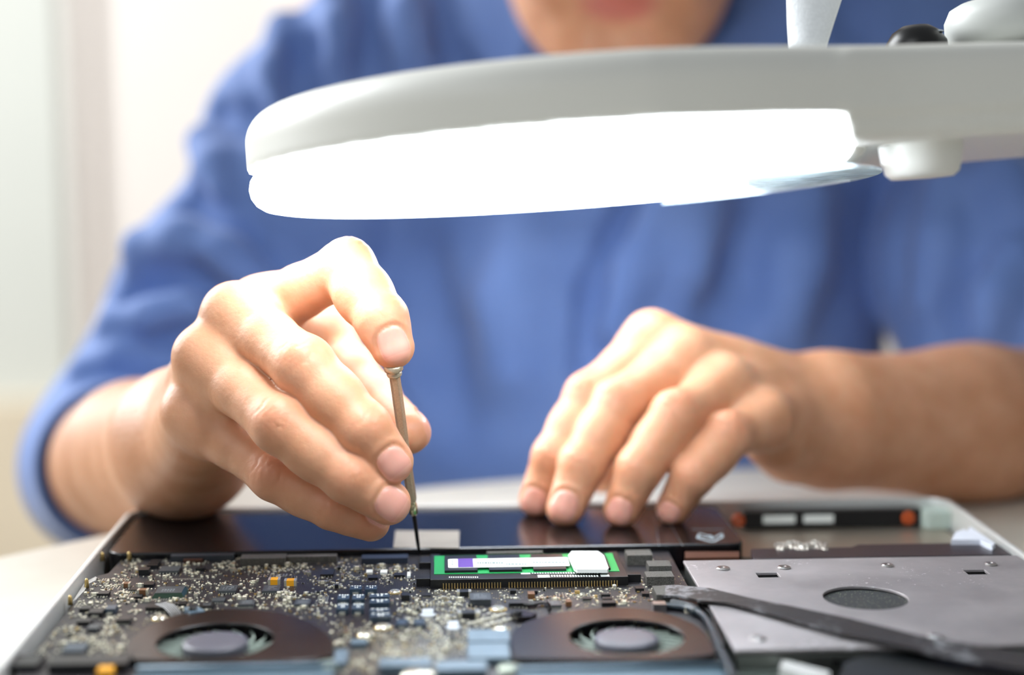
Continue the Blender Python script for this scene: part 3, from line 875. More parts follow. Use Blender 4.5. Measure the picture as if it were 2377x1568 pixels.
    o = m.build('solder_pads', tin, B); o['kind'] = 'stuff'
    # a long row of tiny parts drawn slantwise, as on the board near the right fan
    for k in range(16):
        c = on(1092+k*5.3, 1451-k*1.45, ZB); m = MB(); tiny(m, (c[0], c[1], .0007, .0011, .0006, 0)); m.build('tiny_capacitor', mats, B)
    for k in range(12):
        c = on(1128+k*5.3, 1456-k*1.45, ZB); m = MB(); tiny(m, (c[0], c[1], .0007, .0011, .0006, 0)); m.build('tiny_capacitor', mats, B)
laptop()

# ------------------------------------------------------------------ ring lamp with magnifier
def ring_lamp():
    C = at(1305, 361, .60)
    X = nrm(np.array([math.cos(-YAW), math.sin(-YAW)*0-0.0, .062]))
    Y = np.array([0.0, 1.0, -.090]); Y = nrm(Y-X*(X@Y)); Z = np.cross(X, Y)
    W = lambda x, y, z: C+X*x+Y*y+Z*z
    fr = (X, Y, Z)
    t = empty('magnifier_lamp', W(.25, 0, .02), 'white ring-shaped magnifier lamp glowing above the hands', 'lamp')
    white = simple('lamp_plastic', '#e6e6df', .38, spec=.4)
    A = np.stack([X, Y, Z]).astype(np.float32)
    R0, RI = .1170, .072
    def field(p):
        q = (p-C.astype(np.float32))@A.T
        x, y, z = q[:, 0], q[:, 1], q[:, 2]
        r = np.sqrt(x*x+y*y)
        plan = smin(r-R0, rcone(np.stack([x, y, 0*x], 1), (.02,0,0), (.34,0,0), R0-.004, .034), .03)
        def slab(d2, z0, z1, rd):
            w0 = d2+rd; w1 = np.abs(z-(z0+z1)/2)-(z1-z0)/2+rd
            return np.minimum(np.maximum(w0, w1), 0)+np.sqrt(np.maximum(w0, 0)**2+np.maximum(w1, 0)**2)-rd
        top = slab(plan, -.016, .0225, .0125)
        top = smax(top, -(z+.0002), .0016)
        # deeper part towards the arm, right of the tube
        deep = slab(np.maximum(plan+.002, .084-x), -.009, .02, .005)
        d = smin(top, deep, .003)
        # opening for the lens and channel for the tube
        d = smax(d, RI-r, .006)
        ch = np.sqrt((r-.1092)**2+(z+.0064)**2)-.0086
        ch = np.maximum(ch, x-.0875)
        return smax(d, -ch, .0012)
    P = np.array([W(x, y, z) for x in (-.13, .40) for y in (-.13, .13) for z in (-.022, .032)])
    V, F = polygonise(field, P.min(0), P.max(0), .0016)
    link_mesh('housing', np_mesh('housing', V, F), white, t, True)
    # fluorescent ring tube
    a0 = math.acos(.0862/.1092)
    glow = simple('tube_glow', '#ffffff', .4, emit=('#eef6ff', LAMP_STRENGTH))
    m = MB()
    pts = [W(.1092*math.cos(a), .1092*math.sin(a), -.0064) for a in np.linspace(a0, 2*PI-a0, 110)]
    m.tube(pts, .0079, 16); m.build('ring_tube', glow, t, True)
    for s in (1, -1):
        p0 = W(.1092*math.cos(a0), s*.1092*math.sin(a0), -.0064); p1 = W(.1092*math.cos(a0*.85), s*.1092*math.sin(a0*.85), -.0064)
        MB().tube([p0, p1], .0083, 14).build('tube_socket', white, t, True)
    # magnifying lens
    N = Nodes('lens_glass'); b = N.b.inputs
    b['Base Color'].default_value = (.85, .95, 1, 1); b['Transmission Weight'].default_value = 1; b['Roughness'].default_value = .02; b['IOR'].default_value = 1.5
    m = MB(); m.lathe([(0,.008),(.03,.0085),(.0695,.011),(.0695,.015),(.03,.0175),(0,.018)], C, 64, fr); m.build('lens', N.m, t, True)
    # clear plastic sheet under the tube's end
    N = Nodes('clear_sheet')
    tl = N.n('ShaderNodeBsdfTranslucent'); tl.inputs[0].default_value = (.84, .95, 1, 1)
    tr = N.n('ShaderNodeBsdfTransparent'); gl = N.n('ShaderNodeBsdfGlossy'); gl.inputs['Roughness'].default_value = .12
    nz = N.noise(90, 3); mr = N.ramp(nz.outputs['Fac'], [(.35, (.15,.15,.15,1)), (.65, (.6,.6,.6,1))])
    m1 = N.n('ShaderNodeMixShader'); N.l(mr.outputs[0], m1.inputs[0]); N.l(tl.outputs[0], m1.inputs[1]); N.l(tr.outputs[0], m1.inputs[2])
    m2 = N.n('ShaderNodeMixShader'); m2.inputs[0].default_value = .15; N.l(m1.outputs[0], m2.inputs[1]); N.l(gl.outputs[0], m2.inputs[2])
    N.l(m2.outputs[0], N.t.nodes['Material Output'].inputs['Surface'])
    m = MB(); arc = [(.1165*math.cos(a), .1165*math.sin(a)) for a in np.linspace(-1.12, 1.12, 40)]
    lo = [m.bm.verts.new(Vector(W(x, y, -.0160))) for x, y in arc]; hi = [m.bm.verts.new(Vector(W(x, y, -.0151))) for x, y in arc]
    m.bm.faces.new(lo); m.bm.faces.new(list(reversed(hi)))
    for k in range(len(arc)):
        q = (k+1) % len(arc); m.bm.faces.new((lo[k], hi[k], hi[q], lo[q]))
    m.build('clear_sheet', N.m, t)
    # switch knob underneath the neck
    kc = W(.150, -.062, -.016)
    kp = at(2136, 330, .545); kc = kp
    m = MB(); m.lathe([(0,.006),(.0138,.006),(.0142,0),(.0136,-.006),(.0125,-.0105),(.0105,-.0122),(0,-.0124)], kc, 32, fr); m.build('switch_knob', white, t, True)
    # upright lens flap standing on the housing
    frost = simple('frosted_flap', '#f3f7fa', .55, noise=.04, nscale=900, bump=.4)
    f0, f1, f2 = at(1875, 128, .565), at(1885, 50, .57), at(1902, -60, .575)
    m = MB(); rows = []
    for c, w in ((f0, .0064), (lerp(f0, f1, .5), .0075), (f1, .0087), (lerp(f1, f2, .5), .0103), (f2, .0120)):
        ring = []
        for k in range(12):
            a = 2*PI*k/12
            ring.append(m.bm.verts.new(Vector(c+X*(w*math.cos(a))+Y*(.0022*math.sin(a)+.0018*math.cos(2*a)))))
        rows.append(ring)
    for A_, B_ in zip(rows[:-1], rows[1:]):
        for i in range(12): m.bm.faces.new((A_[i], A_[(i+1)%12], B_[(i+1)%12], B_[i]))
    m.bm.faces.new(rows[0]); m.bm.faces.new(rows[-1])
    m.build('lens_flap', frost, t, True)
    # black pivot button and grey hinge disc
    black = simple('black_rubber', '#101011', .35)
    pc = at(2128, 112, .58)
    m = MB(); m.lathe([(0,.0085),(.005,.008),(.0085,.0058),(.011,.002),(.0115,-.004),(0,-.004)], pc, 28, fr); m.build('pivot_button', black, t, True)
    m = MB(); m.lathe([(0,.001),(.002,.0006),(.0026,0)], pc+X*.0065+Z*.0048-Y*.004, 12, fr); m.build('button_cap', simple('pale_cap', '#c9d3da', .3), t, True)
    grey = simple('lamp_grey', '#cfd2ce', .42)
    hc = at(2352, 60, .585)
    m = MB(); m.lathe([(0,-.0075),(.019,-.0075),(.0225,-.006),(.0245,-.002),(.0245,.003),(.0225,.0072),(.019,.009),(0,.009)], hc, 40, fr); m.build('hinge_disc', grey, t, True)
    m = MB(); m.lathe([(0,-.0125),(.012,-.0125),(.012,-.0072),(0,-.0072)], hc, 28, fr); m.build('hinge_washer', black, t, True)
    # folding arm that runs to a clamp on the table's edge
    e0 = hc+Z*.009; e1 = e0+np.array([.20, .02, .22]); e2 = np.array([.60, -.30, .02])
    m = MB(); m.tube([e0, e0+np.array([.0, .0, .012]), e1], .010, 12); m.build('upper_arm', white, t, True)
    m = MB(); m.tube([e1, e2], .010, 12); m.build('lower_arm', white, t, True)
    m = MB(); m.lathe([(0,-.016),(.016,-.016),(.018,0),(.016,.016),(0,.016)], e1, 24, ((1,0,0),(0,0,1),(0,-1,0))); m.build('elbow_joint', grey, t, True)
    m = MB(); m.box(.57, .63, -.33, -.27, .0, .026); m.build('clamp', grey, t, bevel=.003)
ring_lamp()

# ------------------------------------------------------------------ hands
class Finger:
    def __init__(self, px, rad, dors, nail=(1.0, 1.0), ndors=None, waist=.97):
        self.J = [at(*q) for q in px]
        self.R = [r*.001 for r in rad]
        self.px = px
        d = nrm(dors)
        self.seg = [nrm(self.J[i+1]-self.J[i]) for i in range(3)]
        self.dor = []
        for i in range(1, 3):
            b = self.seg[i-1]-self.seg[i]
            v = d + (1.2*b if np.linalg.norm(b) > .15 else 0)
            t = nrm(self.seg[i-1]+self.seg[i])
            self.dor.append(nrm(v-t*(v@t)))
        nd = nrm(ndors) if ndors is not None else d
        t = self.seg[2]
        self.nn = nrm(nd-t*(nd@t)); self.ns = np.cross(t, self.nn); self.nail = nail; self.waist = waist
    def field(self, p):
        J, R = self.J, self.R
        m1 = .55*J[0]+.45*J[1]; m2 = .5*J[1]+.5*J[2]; k = .004
        # soft pads on the palm side
        d = smin(rcone(p, J[0], m1, R[0], .97*R[1]), rcone(p, m1, J[1], .97*R[1], R[1]), k)
        d = smin(d, rcone(p, J[1], m2, R[1], self.waist*.5*(R[1]+R[2])), k)
        d = smin(d, rcone(p, m2, J[2], self.waist*.5*(R[1]+R[2]), R[2]), k)
        # last joint: flattened, with a pad
        T = J[3]; t = self.seg[2]; n = self.nn
        d = smin(d, rcone(p, J[2], T, R[2], R[3]*.94), k)
        d = smin(d, rcone(p, J[2]*.45+T*.55-n*.0014, T-n*.0009, R[3]*.98, R[3]*.9), .004)
        d = smin(d, rcone(p, .6*J[1]+.4*J[2]-self.dor[0]*.002, .4*J[1]+.6*J[2]-self.dor[1]*.002, R[2]*.96, R[2]*.94), .005)
        # knuckle folds
        for j, (sp, am) in ((1, ((-.0052, -.0026, 0, .0026, .0052), .00042)), (2, ((-.0021, 0, .0021), .00034))):
            tt = nrm(self.seg[j-1]+self.seg[j]); dd = self.dor[j-1]; ss = np.cross(tt, dd)
            q = (p-J[j]).astype(np.float32)
            near = np.einsum('ij,ij->i', q, q) < .018**2
            if not near.any(): continue
            qn = q[near]
            s = qn@tt; w = qn@dd; v = qn@ss
            g = 0
            for i, s0 in enumerate(sp):
                wob = .0006*np.sin(v*900+i*1.7)+.00025*np.sin(v*2300+i)
                g = g+np.exp(-((s-s0*(1+14*np.abs(v))-wob)/.00048)**2)*(1 if i % 2 == 0 else .7)
            g = g*np.exp(-(v/.0055)**2)*sstep(.001, .006, w)
            bul = .0007*np.exp(-(s/.006)**2-(v/.006)**2)*sstep(.001, .006, w)
            d[near] += (am*g-bul).astype(np.float32)
        # nail plate: raised, with a groove along its edge
        q = p-T
        near = np.einsum('ij,ij->i', q, q) < .024**2
        if near.any():
            qn = q[near]
            u = qn@t; v = qn@self.ns; w = qn@n
            rho = self.rho(u, v)
            top = sstep(.1*R[3], .5*R[3], w)
            e = -.00034*(1-sstep(.86, 1.0, rho)) + .00042*np.exp(-((rho-1.03)/.09)**2)*sstep(.006, -.002, u)
            fold = -.00035*np.exp(-((rho-1.3)/.16)**2)*sstep(.004, -.003, u)
            d[near] += ((e+fold)*top).astype(np.float32)
        return d
    def rho(self, u, v):
        a, b = .0066*self.nail[0], .0057*self.nail[1]
        uu = (u-(self.R[3]*.92-a))/a; vv = v/b
        return (np.abs(uu)**2.8+np.abs(vv)**2.8)**(1/2.8)
    def paint(self, V, nail, flush):
        T = self.J[3]; q = V-T
        u = q@self.seg[2]; v = q@self.ns; w = q@self.nn
        near = (np.einsum('ij,ij->i', q, q) < .024**2)
        rho = self.rho(u, v)
        m = (1-sstep(.93, 1.02, rho))*sstep(.05*self.R[3], .4*self.R[3], w)*near
        tipm = sstep(.70, .93, (u-(self.R[3]*.92-.0132*self.nail[0]))/(.0132*self.nail[0]))
        nail[:] = np.maximum(nail, m*(1-.45*tipm))
        flush[:] = np.maximum(flush, .4*np.exp(-(np.linalg.norm(q, axis=1)/.010)**2))
        for j in (1, 2):
            c = self.J[j]+self.dor[j-1]*self.R[j]*.9
            flush[:] = np.maximum(flush, (.42 if j == 1 else .25)*np.exp(-(np.linalg.norm(V-c, axis=1)/.009)**2))

def box_sdf(p, x0, x1, y0, y1, z0, z1):
    c = np.array([(x0+x1)/2, (y0+y1)/2, (z0+z1)/2], np.float32); h = np.array([(x1-x0)/2, (y1-y0)/2, (z1-z0)/2], np.float32)
    q = np.abs(p-c)-h
    return np.linalg.norm(np.maximum(q, 0), axis=1)+np.minimum(q.max(1), 0)

def pressed(p, d):
    # soft flesh flattens where it rests on the table, the case rim or the battery
    t = np.maximum(np.hypot(p[:, 0]-TC[0], p[:, 1]-TC[1])-TR, p[:, 2]-.0004)
    d = smax(d, -np.maximum(t, -.05-p[:, 2]), .003)
    d = np.maximum(d, -box_sdf(p, -.1823, .1823, -.2493, .0003, -.01, .0213))
    rim = np.maximum(box_sdf(p, -.1823, .1823, -.2493, .0003, -.01, .0227), -box_sdf(p, -.1794, .1794, -.2464, -.0026, -.02, .03))
    return np.maximum(d, -rim)

class Hand:
    def __init__(self, fingers, thumb, palm, webs, arm):
        self.fingers = fingers; self.thumb = thumb; self.palm = palm; self.webs = webs; self.arm = arm
    def field(self, p):
        d = None
        for a, b, ra, rb, k in self.palm+self.arm:
            e = rcone(p, a, b, ra, rb)
            d = e if d is None else smin(d, e, k)
        out = d.copy(); fs = []
        for f in self.fingers+[self.thumb]:
            e = f.field(p); fs.append(e)
            out = smin(out, smin(d, e, .007), .0012)
        for a, b, ra, rb, k in self.webs:
            out = smin(out, rcone(p, a, b, ra, rb), k)
        return pressed(p, out)


TOCAM = -FWD
# --- the hand that holds the screwdriver (the person's right hand)
def right_hand():
    D = -.040
    q = lambda x, y, d: (x, y, d+D)
    nd = TOCAM*1.0+RGT*.25+UPV*.35
    mid = Finger([q(560,742,.657), q(706,850,.626), q(846,996,.619), q(908,1072,.621)], [11.5,11.0,9.5,7.9], nd, ndors=TOCAM+RGT*.1+UPV*.15)
    rng = Finger([q(492,842,.654), q(652,985,.623), q(812,1108,.619), q(902,1168,.623)], [11.2,10.6,9.3,7.9], nd, (1.05,1.05), ndors=TOCAM+RGT*.08+UPV*.18)
    pnk = Finger([q(462,975,.660), q(640,1105,.640), q(772,1178,.636), q(862,1212,.638)], [10.5,9.2,7.9,6.7], nd, (.8,.85), ndors=TOCAM*.6+RGT*.2+UPV*.6)
    idx = Finger([q(612,722,.672), q(806,622,.645), q(886,742,.628), q(912,806,.627)], [11.5,10.4,9.4,7.7], TOCAM*.7+RGT*.6+UPV*.5, (1.02,1.0), ndors=TOCAM+RGT*.16+UPV*.1, waist=1.02)
    thm = Finger([q(672,852,.722), q(760,800,.708), q(868,925,.684), q(950,1004,.658)], [13,11.5,10,8.2], RGT*.9+UPV*.7-TOCAM*.2, (1.1,1.1), ndors=RGT*1.0+UPV*.15-TOCAM*.15)
    W = at(408,1030,.735+D)
    Wt = at(420,990,.73+D); Wb = at(420,1062,.73+D)
    palm = []
    for f, r0, r1 in ((idx,.016,.0115),(mid,.016,.012),(rng,.0155,.0115),(pnk,.015,.0105)):
        palm.append((lerp(Wt, Wb, {idx:0,mid:.3,rng:.7,pnk:1}[f]), f.J[0], r0, r1, .012))
    # fleshy palm, thumb ball, little-finger ball
    palm.append((at(470,1040,.72+D), at(560,900,.690+D), .021, .019, .012))
    palm.append((at(440,1066,.715+D), at(475,1000,.675+D), .0165, .014, .012))
    palm.append((at(520,980,.735+D), thm.J[0], .018, .014, .012))
    palm.append((idx.J[0]+FWD*.004, thm.J[1], .0095, .0105, .014))
    palm.append((lerp(idx.J[0], W, .3), lerp(thm.J[0], thm.J[1], .5), .010, .010, .014))
    palm.append((at(650,735,.700+D), at(745,738,.706+D), .0095, .0085, .012))
    # knuckles and tendons
    for f, r in ((mid,.0088),(rng,.0086),(pnk,.0078)):
        c = f.J[0]+nrm(TOCAM*.25-RGT*.75+UPV*.55)*.0052
        palm.append((c, lerp(c, f.J[1], .12), r, r*.9, .006))
        palm.append((c, lerp(c, Wt if f is mid else W, .8), .0055, .004, .010))
    webs = []
    for a, b in ((idx, mid), (mid, rng), (rng, pnk)):
        webs.append((lerp(a.J[0], a.J[1], .22)+FWD*.003, lerp(b.J[0], b.J[1], .22)+FWD*.003, .0085, .0085, .008))
    E = at(250,1092,.93)
    arm = [(W, lerp(W, E, .45), .0265, .034, .02), (lerp(W, E, .45), E, .034, .044, .02),
           (at(425,1000,.735+D), lerp(W, E, .3), .021, .026, .015), (at(425,1062,.735+D), lerp(W, E, .3), .021, .026, .015)]
    return Hand([idx, mid, rng, pnk], thm, palm, webs, arm), E

# --- the hand resting on the battery (the person's left hand)
def left_hand():
    nd = TOCAM*.8-RGT*.3+UPV*.5
    nl = TOCAM+UPV*.25-RGT*.1
    q = lambda x, y, d: (x, y, d)
    def tipc(x, y, r):
        # fingertip resting on the battery's top face
        v = FWD+(x-1188.5)/FPX*RGT-(y-784)/FPX*UPV
        return (x, y, float((.0212+r*.93-CAM[2])/v[2]))
    idx = Finger([q(1512,800,.722), q(1366,920,.700), q(1286,1062,.690), tipc(1245,1160,.0074)], [11.5,10.2,9.2,7.4], nd, (.95,.95), nl)
    mid = Finger([q(1590,838,.714), q(1436,938,.688), q(1352,1080,.678), tipc(1312,1180,.0077)], [12,11,9.9,7.7], nd, (1,1), nl)
    rng = Finger([q(1682,905,.705), q(1568,966,.676), q(1484,1088,.670), tipc(1443,1183,.0075)], [11.8,10.7,9.6,7.5], nd, (.95,.95), nl)
    pnk = Finger([q(1778,982,.700), q(1688,1012,.678), q(1610,1100,.670), tipc(1562,1180,.0069)], [10.6,10.0,8.9,6.9], nd, (.82,.85), nl)
    thm = Finger([q(1700,930,.770), q(1590,960,.775), q(1470,1040,.760), q(1400,1105,.745)], [13,11.5,10,8], -TOCAM-RGT*.2, (1,1), -TOCAM)
    W = at(1945,982,.762)
    Wt = at(1915,932,.765); Wb = at(1915,1012,.757)
    palm = []
    for f, t, r0, r1 in ((idx,0,.016,.0115),(mid,.3,.016,.012),(rng,.7,.0155,.0115),(pnk,1,.015,.0105)):
        palm.append((lerp(Wt, Wb, t), f.J[0], r0, r1, .012))
    palm.append((at(1840,985,.755), at(1690,900,.740), .020, .017, .012))
    palm.append((at(1835,1036,.742), at(1795,1020,.720), .0165, .013, .010))
    palm.append((at(1850,960,.775), thm.J[0], .018, .014, .012))
    palm.append((idx.J[0]+FWD*.004, thm.J[1], .008, .009, .014))
    for f, r in ((idx,.0085),(mid,.0088),(rng,.0086),(pnk,.0078)):
        c = f.J[0]+nrm(TOCAM*.45+UPV*.85)*.0050
        palm.append((c, lerp(c, f.J[1], .12), r, r*.9, .006))
        palm.append((c, lerp(c, Wt, .8), .0055, .004, .010))
    webs = []
    for a, b in ((idx, mid), (mid, rng), (rng, pnk)):
        webs.append((lerp(a.J[0], a.J[1], .25)+FWD*.003, lerp(b.J[0], b.J[1], .25)+FWD*.003, .0082, .0082, .008))
    E = at(2640,985,.89)
    arm = [(W, lerp(W, E, .4), .0270, .036, .02), (lerp(W, E, .4), E, .036, .046, .02),
           (at(1930,942,.768), lerp(W, E, .3), .021, .028, .015), (at(1930,1006,.762), lerp(W, E, .3), .021, .028, .015)]
    return Hand([idx, mid, rng, pnk], thm, palm, webs, arm), E

def bounds(h, pad=.056):
    P = [x for f in h.fingers+[h.thumb] for x in f.J]+[x for c in h.palm+h.arm for x in c[:2]]
    P = np.array(P); return P.min(0)-pad, P.max(0)+pad

def skin_material():
    N = Nodes('skin')
    b = N.b.inputs
    base = N.noise(60, 4); fine = N.noise(420, 3)
    r = N.ramp(base.outputs['Fac'], [(.3, hexcol('#c68d68')), (.7, hexcol('#d6a17f'))])
    fl = N.n('ShaderNodeAttribute', attribute_name='flush'); na = N.n('ShaderNodeAttribute', attribute_name='nail')
    lip = N.n('ShaderNodeAttribute', attribute_name='lip')
    c = N.mix(fl.outputs['Fac'], r.outputs[0], hexcol('#c67455'))
    c = N.mix(lip.outputs['Fac'], c, hexcol('#c4705f'))
    c = N.mix(na.outputs['Fac'], c, hexcol('#dfa594'))
    N.l(c, b['Base Color'])
    rr = N.n('ShaderNodeMapRange'); rr.inputs[3].default_value = .48; rr.inputs[4].default_value = .26
    N.l(na.outputs['Fac'], rr.inputs[0]); N.l(rr.outputs[0], b['Roughness'])
    b['Subsurface Weight'].default_value = .35
    b['Subsurface Radius'].default_value = (1.0, .35, .18); b['Subsurface Scale'].default_value = .0035
    mul = N.n('ShaderNodeMath', operation='MULTIPLY')
    inv = N.n('ShaderNodeMath', operation='SUBTRACT'); inv.inputs[0].default_value = 1
    N.l(na.outputs['Fac'], inv.inputs[1]); N.l(fine.outputs['Fac'], mul.inputs[0]); N.l(inv.outputs[0], mul.inputs[1])
    N.bump(mul.outputs[0], .35, .0006)
    return N.m
SKIN = skin_material()

HAND_H = .0007

# ------------------------------------------------------------------ person
def person():
    rh, RE = right_hand(); lh, LE = left_hand()
    RS, LS = at(705, 335, 1.035), at(2300, 330, 1.05)          # shoulders
    chest = at(1455, 430, 1.06); belly = at(1440, 1000, 1.04)
    hips = belly+np.array([0, .03, -.16]); nb = at(1480, 0, 1.03)
    # head frame: the face looks down at the work, a little to the person's right
    fw = nrm(np.array([-.10, -.93, -.33])); rt = nrm(np.cross(fw, np.array([0, 0, 1.0])))*1.0; up = np.cross(rt, fw)
    mo = at(1438, 4, .872)
    Hd = lambda r, u, f: mo+(rt*r+up*u+fw*f)*.001
    ax = np.stack([rt, up, fw])
    sq = np.array([1, 1.42, 1], np.float32)
    def torso(p, g):
        # oval trunk: depth squeezed
        s = lambda v: np.asarray(v, np.float32)*sq
        q = p*sq
        d = rcone(q, s(chest), s(belly), .165+g, .157+g)
        d = smin(d, rcone(q, s(belly), s(hips), .157+g, .160+g), .05)
        d = d/1.2
        for S in (RS, LS):
            d = smin(d, rcone(p, at(1480+(1 if S is LS else -1)*250, -130, 1.05), lerp(S, at(1480, 0, 1.05), .16)+UPV*.015, .066+g, .062+g), .05)
        return d
    def head(p):
        d = ellip(p, Hd(0, 92, -98), ax, (.076, .098, .097))
        d = smin(d, ellip(p, Hd(0, 35, -62), ax, (.064, .072, .062)), .02)
        d = smin(d, ellip(p, Hd(0, -12, -54), ax, (.056, .043, .050)), .02)
        d = smin(d, rcone(p, Hd(-9, -33, -17), Hd(9, -33, -17), .0165, .0165), .022)
        for s in (-1, 1):
            d = smin(d, rcone(p, Hd(s*54, 0, -76), Hd(s*24, -30, -28), .013, .014), .022)
            d = smin(d, rcone(p, Hd(s*40, 28, -36), Hd(s*30, 12, -28), .022, .018), .02)
            d = smax(d, -(np.linalg.norm(p-Hd(s*31, 70, 2).astype(np.float32), axis=1)-.016), .014)
            d = np.minimum(d, np.linalg.norm(p-Hd(s*31, 67, -21).astype(np.float32), axis=1)-.0125)
            d = smin(d, ellip(p, Hd(s*77, 52, -96), ax, (.006, .031, .018)), .006)
            d = smin(d, np.linalg.norm(p-Hd(s*11, 27, 2).astype(np.float32), axis=1)-.0075, .005)
        d = smin(d, rcone(p, Hd(-36, 82, -15), Hd(36, 82, -15), .009, .009), .014)
        d = smin(d, rcone(p, Hd(0, 72, -8), Hd(0, 32, 10), .007, .0105), .010)
        # lips, meeting line, hollow above the chin
        d = smin(d, rcone(p, Hd(-20, 1, -12), Hd(0, 5, -5), .0045, .0062), .006)
        d = smin(d, rcone(p, Hd(20, 1, -12), Hd(0, 5, -5), .0045, .0062), .006)
        d = smin(d, rcone(p, Hd(-16, -7, -10), Hd(16, -7, -10), .0075, .0075), .007)
        d = smax(d, -(rcone(p, Hd(-23, -1, -9), Hd(23, -1, -9), .0012, .0012)), .004)
        d = smax(d, -(rcone(p, Hd(-9, -21, 5), Hd(9, -21, 5), .0055, .0055)), .010)
        return d
    def body(p):
        d = smin(torso(p, -.028), rcone(p, nb, Hd(0, 20, -108), .058, .056), .03)
        d = smin(d, head(p), .018)
        for S, E, H in ((RS, RE, rh), (LS, LE, lh)):
            d = smin(d, rcone(p, S, E, .036, .036), .03)
            W = H.arm[0][0]
            d = smin(d, rcone(p, E, lerp(E, W, .25), .034, .028), .02)
        return pressed(p, d)
    pts = np.array([RS, LS, RE, LE, hips, Hd(0, 190, -60), belly])
    V, F = polygonise(body, pts.min(0)-.2, pts.max(0)+.14, .0034)
    lip = None
    skin = bpy.data.objects.new('person', np_mesh('person', V, F)); COL.objects.link(skin)
    hands = []
    for h in (rh, lh):
        lo, hi = bounds(h)
        v, f = polygonise(h.field, lo, hi, HAND_H)
        o = bpy.data.objects.new('hand_tmp', np_mesh('hand_tmp', v, f)); COL.objects.link(o); hands.append(o)
        m = skin.modifiers.new('join', 'BOOLEAN'); m.operation = 'UNION'; m.object = o; m.solver = 'EXACT'
    dg = bpy.context.evaluated_depsgraph_get()
    me = bpy.data.meshes.new_from_object(skin.evaluated_get(dg))
    skin.modifiers.clear(); skin.data = me
    for o in hands: bpy.data.objects.remove(o, do_unlink=True)
    me.materials.clear(); me.materials.append(SKIN)
    n = len(me.vertices); V = np.zeros(n*3, np.float32); me.vertices.foreach_get('co', V); V = V.reshape(-1, 3).astype(float)
    me.polygons.foreach_set('use_smooth', [True]*len(me.polygons))
    nail = np.zeros(n); flush = np.zeros(n)
    for h in (rh, lh):
        for f in h.fingers+[h.thumb]: f.paint(V, nail, flush)
    q = (V-mo)@ax.T*1000
    lip = (1-sstep(.55, 1.15, np.sqrt((q[:, 0]/24)**2+((q[:, 1]+1.5)/11)**2)))*sstep(-20, -14, q[:, 2])*(np.linalg.norm(q, axis=1) < 40)
    for nm, a in (('nail', nail), ('flush', flush), ('lip', lip)):
        t = me.attributes.new(nm, 'FLOAT', 'POINT'); t.data.foreach_set('value', a.astype(np.float32))
    tag(skin, 'person in a blue shirt with rolled sleeves bent over the laptop, holding a screwdriver', 'person')

    # ---------------- hair
    hair_m = simple('dark_hair', '#2a1c14', .5, noise=.4, nscale=120, bump=.5)
    def hair(p):
        q = (p-mo.astype(np.float32))@ax.T.astype(np.float32)*1000
        d = ellip(p, Hd(0, 98, -101), ax, (.083, .103, .101))
        cut = np.maximum((112-q[:, 1])*.001, -1) + np.maximum(q[:, 2]+70, 0)*.0
        line = np.where(q[:, 2] < -92, 45-q[:, 1], 118+.35*(q[:, 2]+40)-q[:, 1])*.001
        return smax(d, line, .01)
    c = Hd(0, 98, -101)
    V, F = polygonise(hair, c-.13, c+.13, .004)
    link_mesh('hair', np_mesh('hair', V, F), hair_m, skin, True)

    # ---------------- shirt
    N = Nodes('blue_cotton'); b = N.b.inputs
    nz = N.noise(14, 3); fine = N.noise(1600, 2)
    r = N.ramp(nz.outputs['Fac'], [(.3, hexcol('#5a75ae')), (.7, hexcol('#6782ba'))])
    N.l(r.outputs[0], b['Base Color']); b['Roughness'].default_value = .75; b['Sheen Weight'].default_value = .25; b['Sheen Roughness'].default_value = .4
    b['Specular IOR Level'].default_value = .25
    N.bump(fine.outputs['Fac'], .2, .0004)
    shirt_m = N.m
    RW, LW = rh.arm[0][0], lh.arm[0][0]
    rel = at(292, 1050, .95)                                   # right elbow of the sleeve
    rax = nrm(RW-RE); cut_r = lerp(RE, RW, .27)
    lmid = at(2298, 620, .99); lbend = at(2375, 790, .955); lend = at(2570, 890, .915); lax = nrm(lend-lbend)
    mid_r = at(548, 715, .995)
    f32 = lambda v: np.asarray(v, np.float32)
    def sleeve_r(p):
        up_r = at(690, 490, 1.02)
        d = smin(rcone(p, RS, up_r, .067, .066), rcone(p, up_r, mid_r, .066, .071), .015)
        d = smin(d, rcone(p, mid_r, rel, .071, .054), .02)
        d = smin(d, rcone(p, rel, RE, .051, .0445), .02)
        lo = rcone(p, RE, cut_r+rax*.02, .0440, .0435)
        lo = smax(lo, (p-f32(cut_r))@f32(rax), .003)
        d = smin(d, lo, .02)
        return smax(d, -smax(rcone(p, RE, RW, .0415, .030), -((p-f32(lerp(RE, cut_r, .35)))@f32(rax)), .004), .003)
    def sleeve_l(p):
        d = smin(rcone(p, LS, lmid, .070, .069), rcone(p, lmid, lbend, .069, .066), .02)
        d = smin(d, rcone(p, lbend, lend+lax*.05, .066, .062), .02)
        d = smax(d, (p-f32(lend))@f32(lax), .004)
        return smax(d, -smax(rcone(p, lend, lend+lax*.1, .056, .056), -((p-f32(lend-lax*.03))@f32(lax)), .004), .003)
    def base0(p):
        d = torso(p, .004)
        d = smin(d, sleeve_r(p), .018)
        return smin(d, sleeve_l(p), .006)
    def base(p):
        d = base0(p)
        neck = rcone(p, nb+np.array([0, .01, -.01]), Hd(0, 20, -108), .060, .070)
        d = smax(d, -neck, .006)
        # open neck
        return smax(d, -rcone(p, at(1465, -110, .93), at(1462, 80, .945), .085, .046), .012)
    def hit(px, py, fld=None):
        t = .75; base_ = fld or base
        for _ in range(60):
            x = at(px, py, t)
            d = float(base_(x[None].astype(np.float32))[0])
            t += d*.7
            if abs(d) < 3e-4 or t > 1.5: break
        return at(px, py, t)
    folds = []
